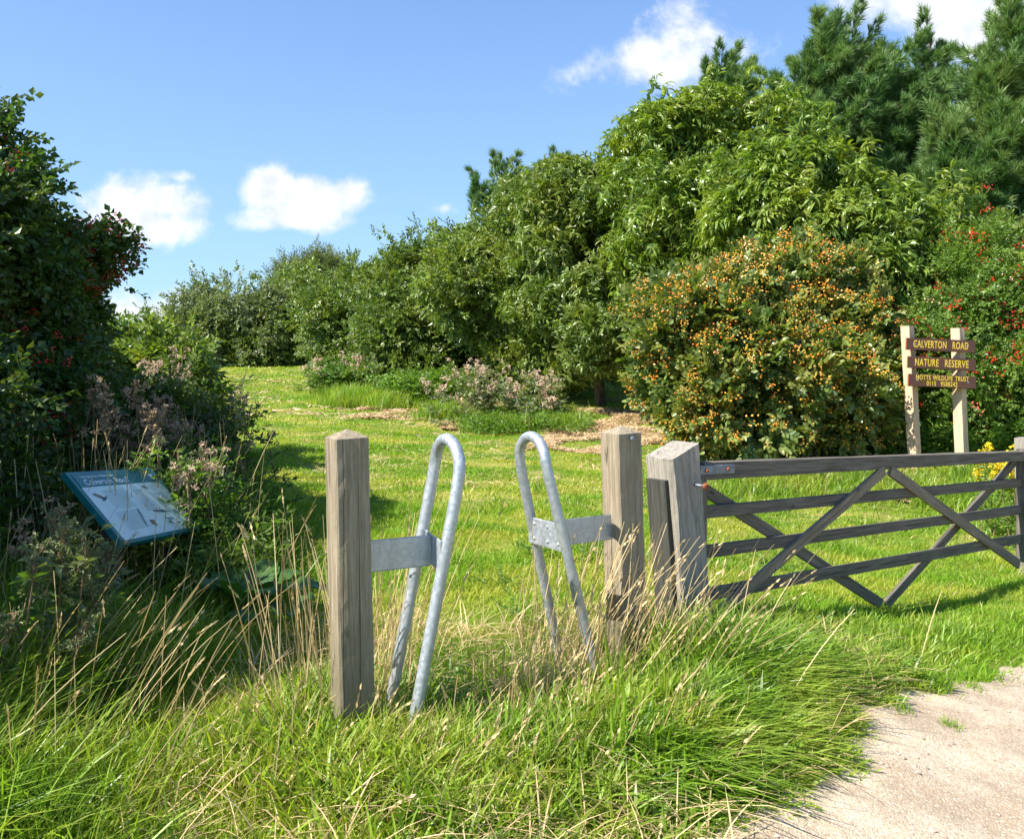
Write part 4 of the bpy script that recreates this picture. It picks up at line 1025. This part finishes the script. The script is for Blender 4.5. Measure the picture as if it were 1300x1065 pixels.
stalk_plant('thistle', 'pale fluffy thistle heads leaning out of the shade near the board', 'thistle', 232, 5.6, 6, .7, .9, .25, 'seed', 7, .07, 'herb', seed=6, headw=.02, lean=.1)
stalk_plant('thistle', 'grey thistle tops against the sunlit meadow left of the crest', 'thistle', 208, 8.5, 16, 1.1, 1.5, .6, 'seed', 7, .09, 'hawthorn', seed=7, headw=.018)
stalk_plant('thistle', 'blue-grey thistle tops furthest out over the sunlit grass', 'thistle', 268, 7.8, 16, .75, 1.05, .5, 'grey', 9, .08, 'hawthorn', seed=8, headw=.022)
stalk_plant('mugwort', 'pale grey-green flowering spike in front of the board', 'mugwort', 95, 3.6, 5, .6, .85, .2, 'grey', 22, .07, 'grey', seed=9, headw=.014, lean=.1)
stalk_plant('mugwort', 'tall leafy weed at the left edge below the board', 'mugwort', 20, 3.3, 6, .5, .8, .25, 'grey', 18, .08, 'herb', seed=10, headw=.014, lean=.1)
stalk_plant('hogweed', 'small dead umbel low at the left edge of the board', 'hogweed', 45, 4.1, 3, .65, .8, .15, 'brownseed', 12, .07, None, seed=12, headw=.014)
stalk_plant('ragwort', 'yellow flowering ragwort beside the pale topped latch post', 'ragwort', 1282, 8.3, 12, .72, .98, .22, 'ragwort', 9, .09, 'nettle', stem_mat='stem', seed=11, headw=.03)
stalk_plant('mugwort', 'leafy shrub stem hugging the right edge of the board', 'mugwort', 232, 5.5, 7, .7, .95, .2, 'grey', 6, .04, 'nettle', seed=13, headw=.012)

def dock(x, Yd, n, L, seed, label):
    q = np.random.default_rng(seed); X0 = (x-HX)/F*Yd; z = float(ground(X0, Yd)); root = empty('burdock', (X0, Yd, z), label, 'burdock')
    for i in range(n):
        a = i/n*6.28+q.uniform(-.3, .3); l = L*q.uniform(.7, 1.1); w = l*.62; el = q.uniform(.35, 1.0)
        d = np.array([math.cos(a), math.sin(a), 0]); s_ = np.array([-math.sin(a), math.cos(a), 0]); V = []
        N_ = 9; Mw = 5
        for u in range(N_):
            t = u/(N_-1); e = el-1.25*t; 
            c = np.array([X0, Yd, z+.03])+d*(.08+l*(t*math.cos(el)*.9+t*.15))+np.array([0, 0, l*(t*math.sin(el)+.25*t-.55*t*t)+.06])
            ww = w*.5*math.sin(math.pi*min(1, t*.93+.05))**.6*(1-.25*t)
            for k in range(Mw):
                kk = k/(Mw-1)*2-1; V.append(c+s_*ww*kk+np.array([0, 0, abs(kk)*.18*ww+.012*math.sin(t*17+kk*5+i)]))
        Q = [[u*Mw+k, u*Mw+k+1, (u+1)*Mw+k+1, (u+1)*Mw+k] for u in range(N_-1) for k in range(Mw-1)]
        mesh_np('leaf', np.array(V), [np.array(Q)], M['dock'], root, smooth=True)
    V, fs = tube([[X0, Yd, z-.02], [X0, Yd, z+.12]], [.02, .012], 8); mesh_np('stem', V, fs, M['dock'], root)
dock(318, 4.75, 10, .36, 1, 'large-leaved burdock in the shade below the hedge')
dock(352, 4.4, 6, .20, 2, 'small burdock with sunlit round leaves beside the golden stalks')

r = np.random.default_rng(31)
parts = []
n = 5200; Yd = r.uniform(2.3, 4.6, n); X = r.uniform(-1.3, 1.9, n); k = path_edge(X, Yd) < -.05; X, Yd = X[k], Yd[k]
parts.append(blades(len(X), X, Yd, r.uniform(.08, .26, len(X)), .0055*r.uniform(.6, 1.4, len(X)), r, lean=(.3, -.15), spread=.9, bend=1.0, seg=4))
V, fs = cat_faces(parts); g = mesh_np('dead_grass', V, fs, M['straw']); tag(g, 'dead straw-coloured blades mixed through the near green grass', 'grass', kind='stuff')
sp = []
for i in range(60):
    y0 = r.uniform(2.3, 6.5); x0 = r.uniform(-.9, 2.2)
    if path_edge(x0, y0) < -.12 and math.sin(x0*4+y0*3) > -.2: sp.append((x0, y0, r.uniform(.03, .06)))
herbs('clover', 'clover and small weeds in the near grass', sp, 'nettle', 'small', per=40, rad=.13, smin=.4, smax=.7)

# stones on the track and litter scraps
r = np.random.default_rng(9)
ico = (np.array([[1, 0, 0], [-1, 0, 0], [0, 1, 0], [0, -1, 0], [0, 0, 1], [0, 0, -1], [.6, .6, .5], [-.6, .6, .5], [-.6, -.6, .5], [.6, -.6, .5]])*[1, .8, .55],
       [np.array([[0, 6, 9], [0, 2, 6], [2, 7, 6], [2, 1, 7], [1, 8, 7], [1, 3, 8], [3, 9, 8], [3, 0, 9], [6, 7, 4], [7, 8, 4], [8, 9, 4], [9, 6, 4], [0, 3, 5], [3, 1, 5], [1, 2, 5], [2, 0, 5]])])
n = 9000; Y = r.uniform(2, 6, n); X = r.uniform(-.5, 5, n); k = path_edge(X, Y) > -.05; X, Y = X[k], Y[k]; n = len(X)
s_ = .0022+.011*r.random(n)**7
V, fs = scatter(ico, np.stack([X, Y, pz(X, Y)+s_*.2], -1), frames(norm(r.normal(size=(n, 3))*[1, 1, .15]), np.tile([0, 0, 1.], (n, 1))), s_)
g = mesh_np('gravel', V, fs, simple('gravel_stone', (.42, .32, .25), .85, var=.5, nscale=30)); tag(g, 'small loose stones on the pink track', 'gravel', kind='stuff')
for i, (x, y, Yd, s, lb) in enumerate(((1062, 962, 3.25, .026, 'white quartz stone at the foot of the combed-over grass'), (1086, 958, 3.3, .020, 'smaller white stone just right of the quartz stone'), (985, 968, 3.1, .022, 'pinkish pale stone at the grass edge left of the white stones'))):
    X0 = (x-HX)/F*Yd; V, fs = scatter(ico, np.array([[X0, Yd, float(pz(X0, Yd))+s*.3]]), frames(np.array([[1., .3, 0]]), np.array([[0, 0, 1.]])), [s])
    o = mesh_np('stone', V, fs, simple('pale_stone_%d' % i, (.75, .68, .62), .7), smooth=True); tag(o, lb, 'stone')
    sm = o.modifiers.new('s', 'SUBSURF'); sm.levels = 2; sm.render_levels = 2
# tufts on the track
parts = []
for (x, y, Yd) in ((1205, 925, 3.75), (1140, 915, 3.85), (1120, 905, 3.9), (1230, 880, 4.3)):
    X0 = (x-HX)/F*Yd; m = 90; parts.append(blades(m, X0+r.normal(size=m)*.03, Yd+r.normal(size=m)*.03, r.uniform(.02, .06, m), np.full(m, .004), r, spread=.9, seg=2, z=np.full(m, float(pz(X0, Yd)))))
V, fs = cat_faces(parts); g = mesh_np('path_grass', V, fs, M['tall']); tag(g, 'little tufts of grass growing on the pink track', 'grass', kind='stuff')

# ------------------------------------------------------------------ sky, sun, camera
sd = np.array([-.885, -.465]); sd /= np.linalg.norm(sd); EL = math.radians(47)
W = NT('World', world=True); SC.world = W.m
tc = W.n('ShaderNodeTexCoord').outputs['Generated']
sky = W.n('ShaderNodeTexSky'); sky.sky_type = 'NISHITA'; sky.sun_disc = False; sky.sun_elevation = EL
sky.sun_rotation = math.atan2(sd[0], sd[1]); sky.air_density = 1.0; sky.dust_density = .6; sky.ozone_density = 1.6; sky.altitude = 50
sepv = W.n('ShaderNodeSeparateXYZ', Vector=tc)
yy = W.math('MAXIMUM', sepv.outputs[1], .001)
uv = W.n('ShaderNodeCombineXYZ', X=W.math('DIVIDE', sepv.outputs[0], yy), Y=W.math('DIVIDE', sepv.outputs[2], yy), Z=0.)
nz = W.noise(uv, 9., 9, .62, .25)
nz2 = W.noise(uv, 26., 6, .6)
blobs = [(150, 262, 45, 34, 1), (205, 255, 52, 34, 1), (180, 285, 68, 32, 1), (226, 226, 24, 12, .7), (342, 240, 34, 28, 1), (400, 252, 42, 28, 1), (440, 248, 34, 24, .9), (335, 285, 30, 14, .7), (380, 275, 62, 20, .9),
         (893, 42, 62, 52, .75), (850, 78, 62, 34, .75), (940, 62, 46, 50, .55), (745, 92, 40, 26, .5), (1180, 5, 120, 42, .95), (1240, 25, 110, 60, .95), (1310, 40, 90, 50, .9), (565, 265, 24, 10, .5), (190, 408, 90, 34, .8), (150, 440, 110, 40, .7)]
acc = None
for (cx, cy, rx, ry, st_) in blobs:
    c = ((cx-HX)/F, (HY-cy)/F, 0.)
    v = W.vmath('DIVIDE', W.vmath('SUBTRACT', uv, c), (rx*1.35/F, ry*1.35/F, 1.))
    k = W.math('MULTIPLY', W.math('SUBTRACT', 1., W.vmath('LENGTH', v)), st_)
    acc = k if acc is None else W.n('ShaderNodeMath', _operation='SMOOTH_MAX', i0=acc, i1=k, i2=.12).outputs[0]
dens = W.math('ADD', acc, W.math('MULTIPLY', W.math('SUBTRACT', nz, .52), 1.9))
dens = W.math('ADD', dens, W.math('MULTIPLY', W.math('SUBTRACT', nz2, .5), .35))
mask = W.ramp(dens, .02, .62, 0, .97)
front = W.ramp(sepv.outputs[1], .02, .1); mask = W.math('MULTIPLY', mask, front)
hz = W.ramp(sepv.outputs[2], .0, .75, 1., 0.)
skyc = W.mix(1., sky.outputs[0], (.66, .90, 1.20), 'MULTIPLY')
skyc = W.mix(W.math('MULTIPLY', hz, .5), skyc, (2.5, 3.6, 5.0))
cloudc = W.mix(W.ramp(nz2, .3, .7), (4.3, 4.6, 5.2), (6.0, 6.0, 6.1))
bg = W.n('ShaderNodeBackground', Color=W.mix(mask, skyc, cloudc), Strength=.086)
W.put(W.out.inputs[0], bg)

sun = bpy.data.lights.new('sun', 'SUN'); sun.energy = 4.6; sun.angle = math.radians(.53); sun.color = (1, .94, .84)
so = bpy.data.objects.new('sun', sun); COL.objects.link(so)
tv = Vector((sd[0]*math.cos(EL), sd[1]*math.cos(EL), math.sin(EL))); so.rotation_euler = tv.to_track_quat('Z', 'Y').to_euler()
so.location = (-20, -5, 25)

cam = bpy.data.cameras.new('camera'); co = bpy.data.objects.new('camera', cam); COL.objects.link(co)
co.location = (0, 0, CZ); co.rotation_euler = (math.radians(90), 0, 0)
cam.sensor_width = 36; cam.sensor_fit = 'HORIZONTAL'; cam.lens = F/1300*36; cam.shift_y = -(532.5-HY)/1300; cam.clip_end = 6000; cam.clip_start = .05
SC.camera = co
SC.view_settings.view_transform = 'Standard'; SC.view_settings.look = 'None'; SC.view_settings.exposure = 1.25; SC.view_settings.gamma = 1
SC.render.engine = 'CYCLES'; SC.cycles.max_bounces = 8; SC.cycles.diffuse_bounces = 3; SC.cycles.transmission_bounces = 4; SC.cycles.transparent_max_bounces = 4
SC.cycles.use_denoising = True
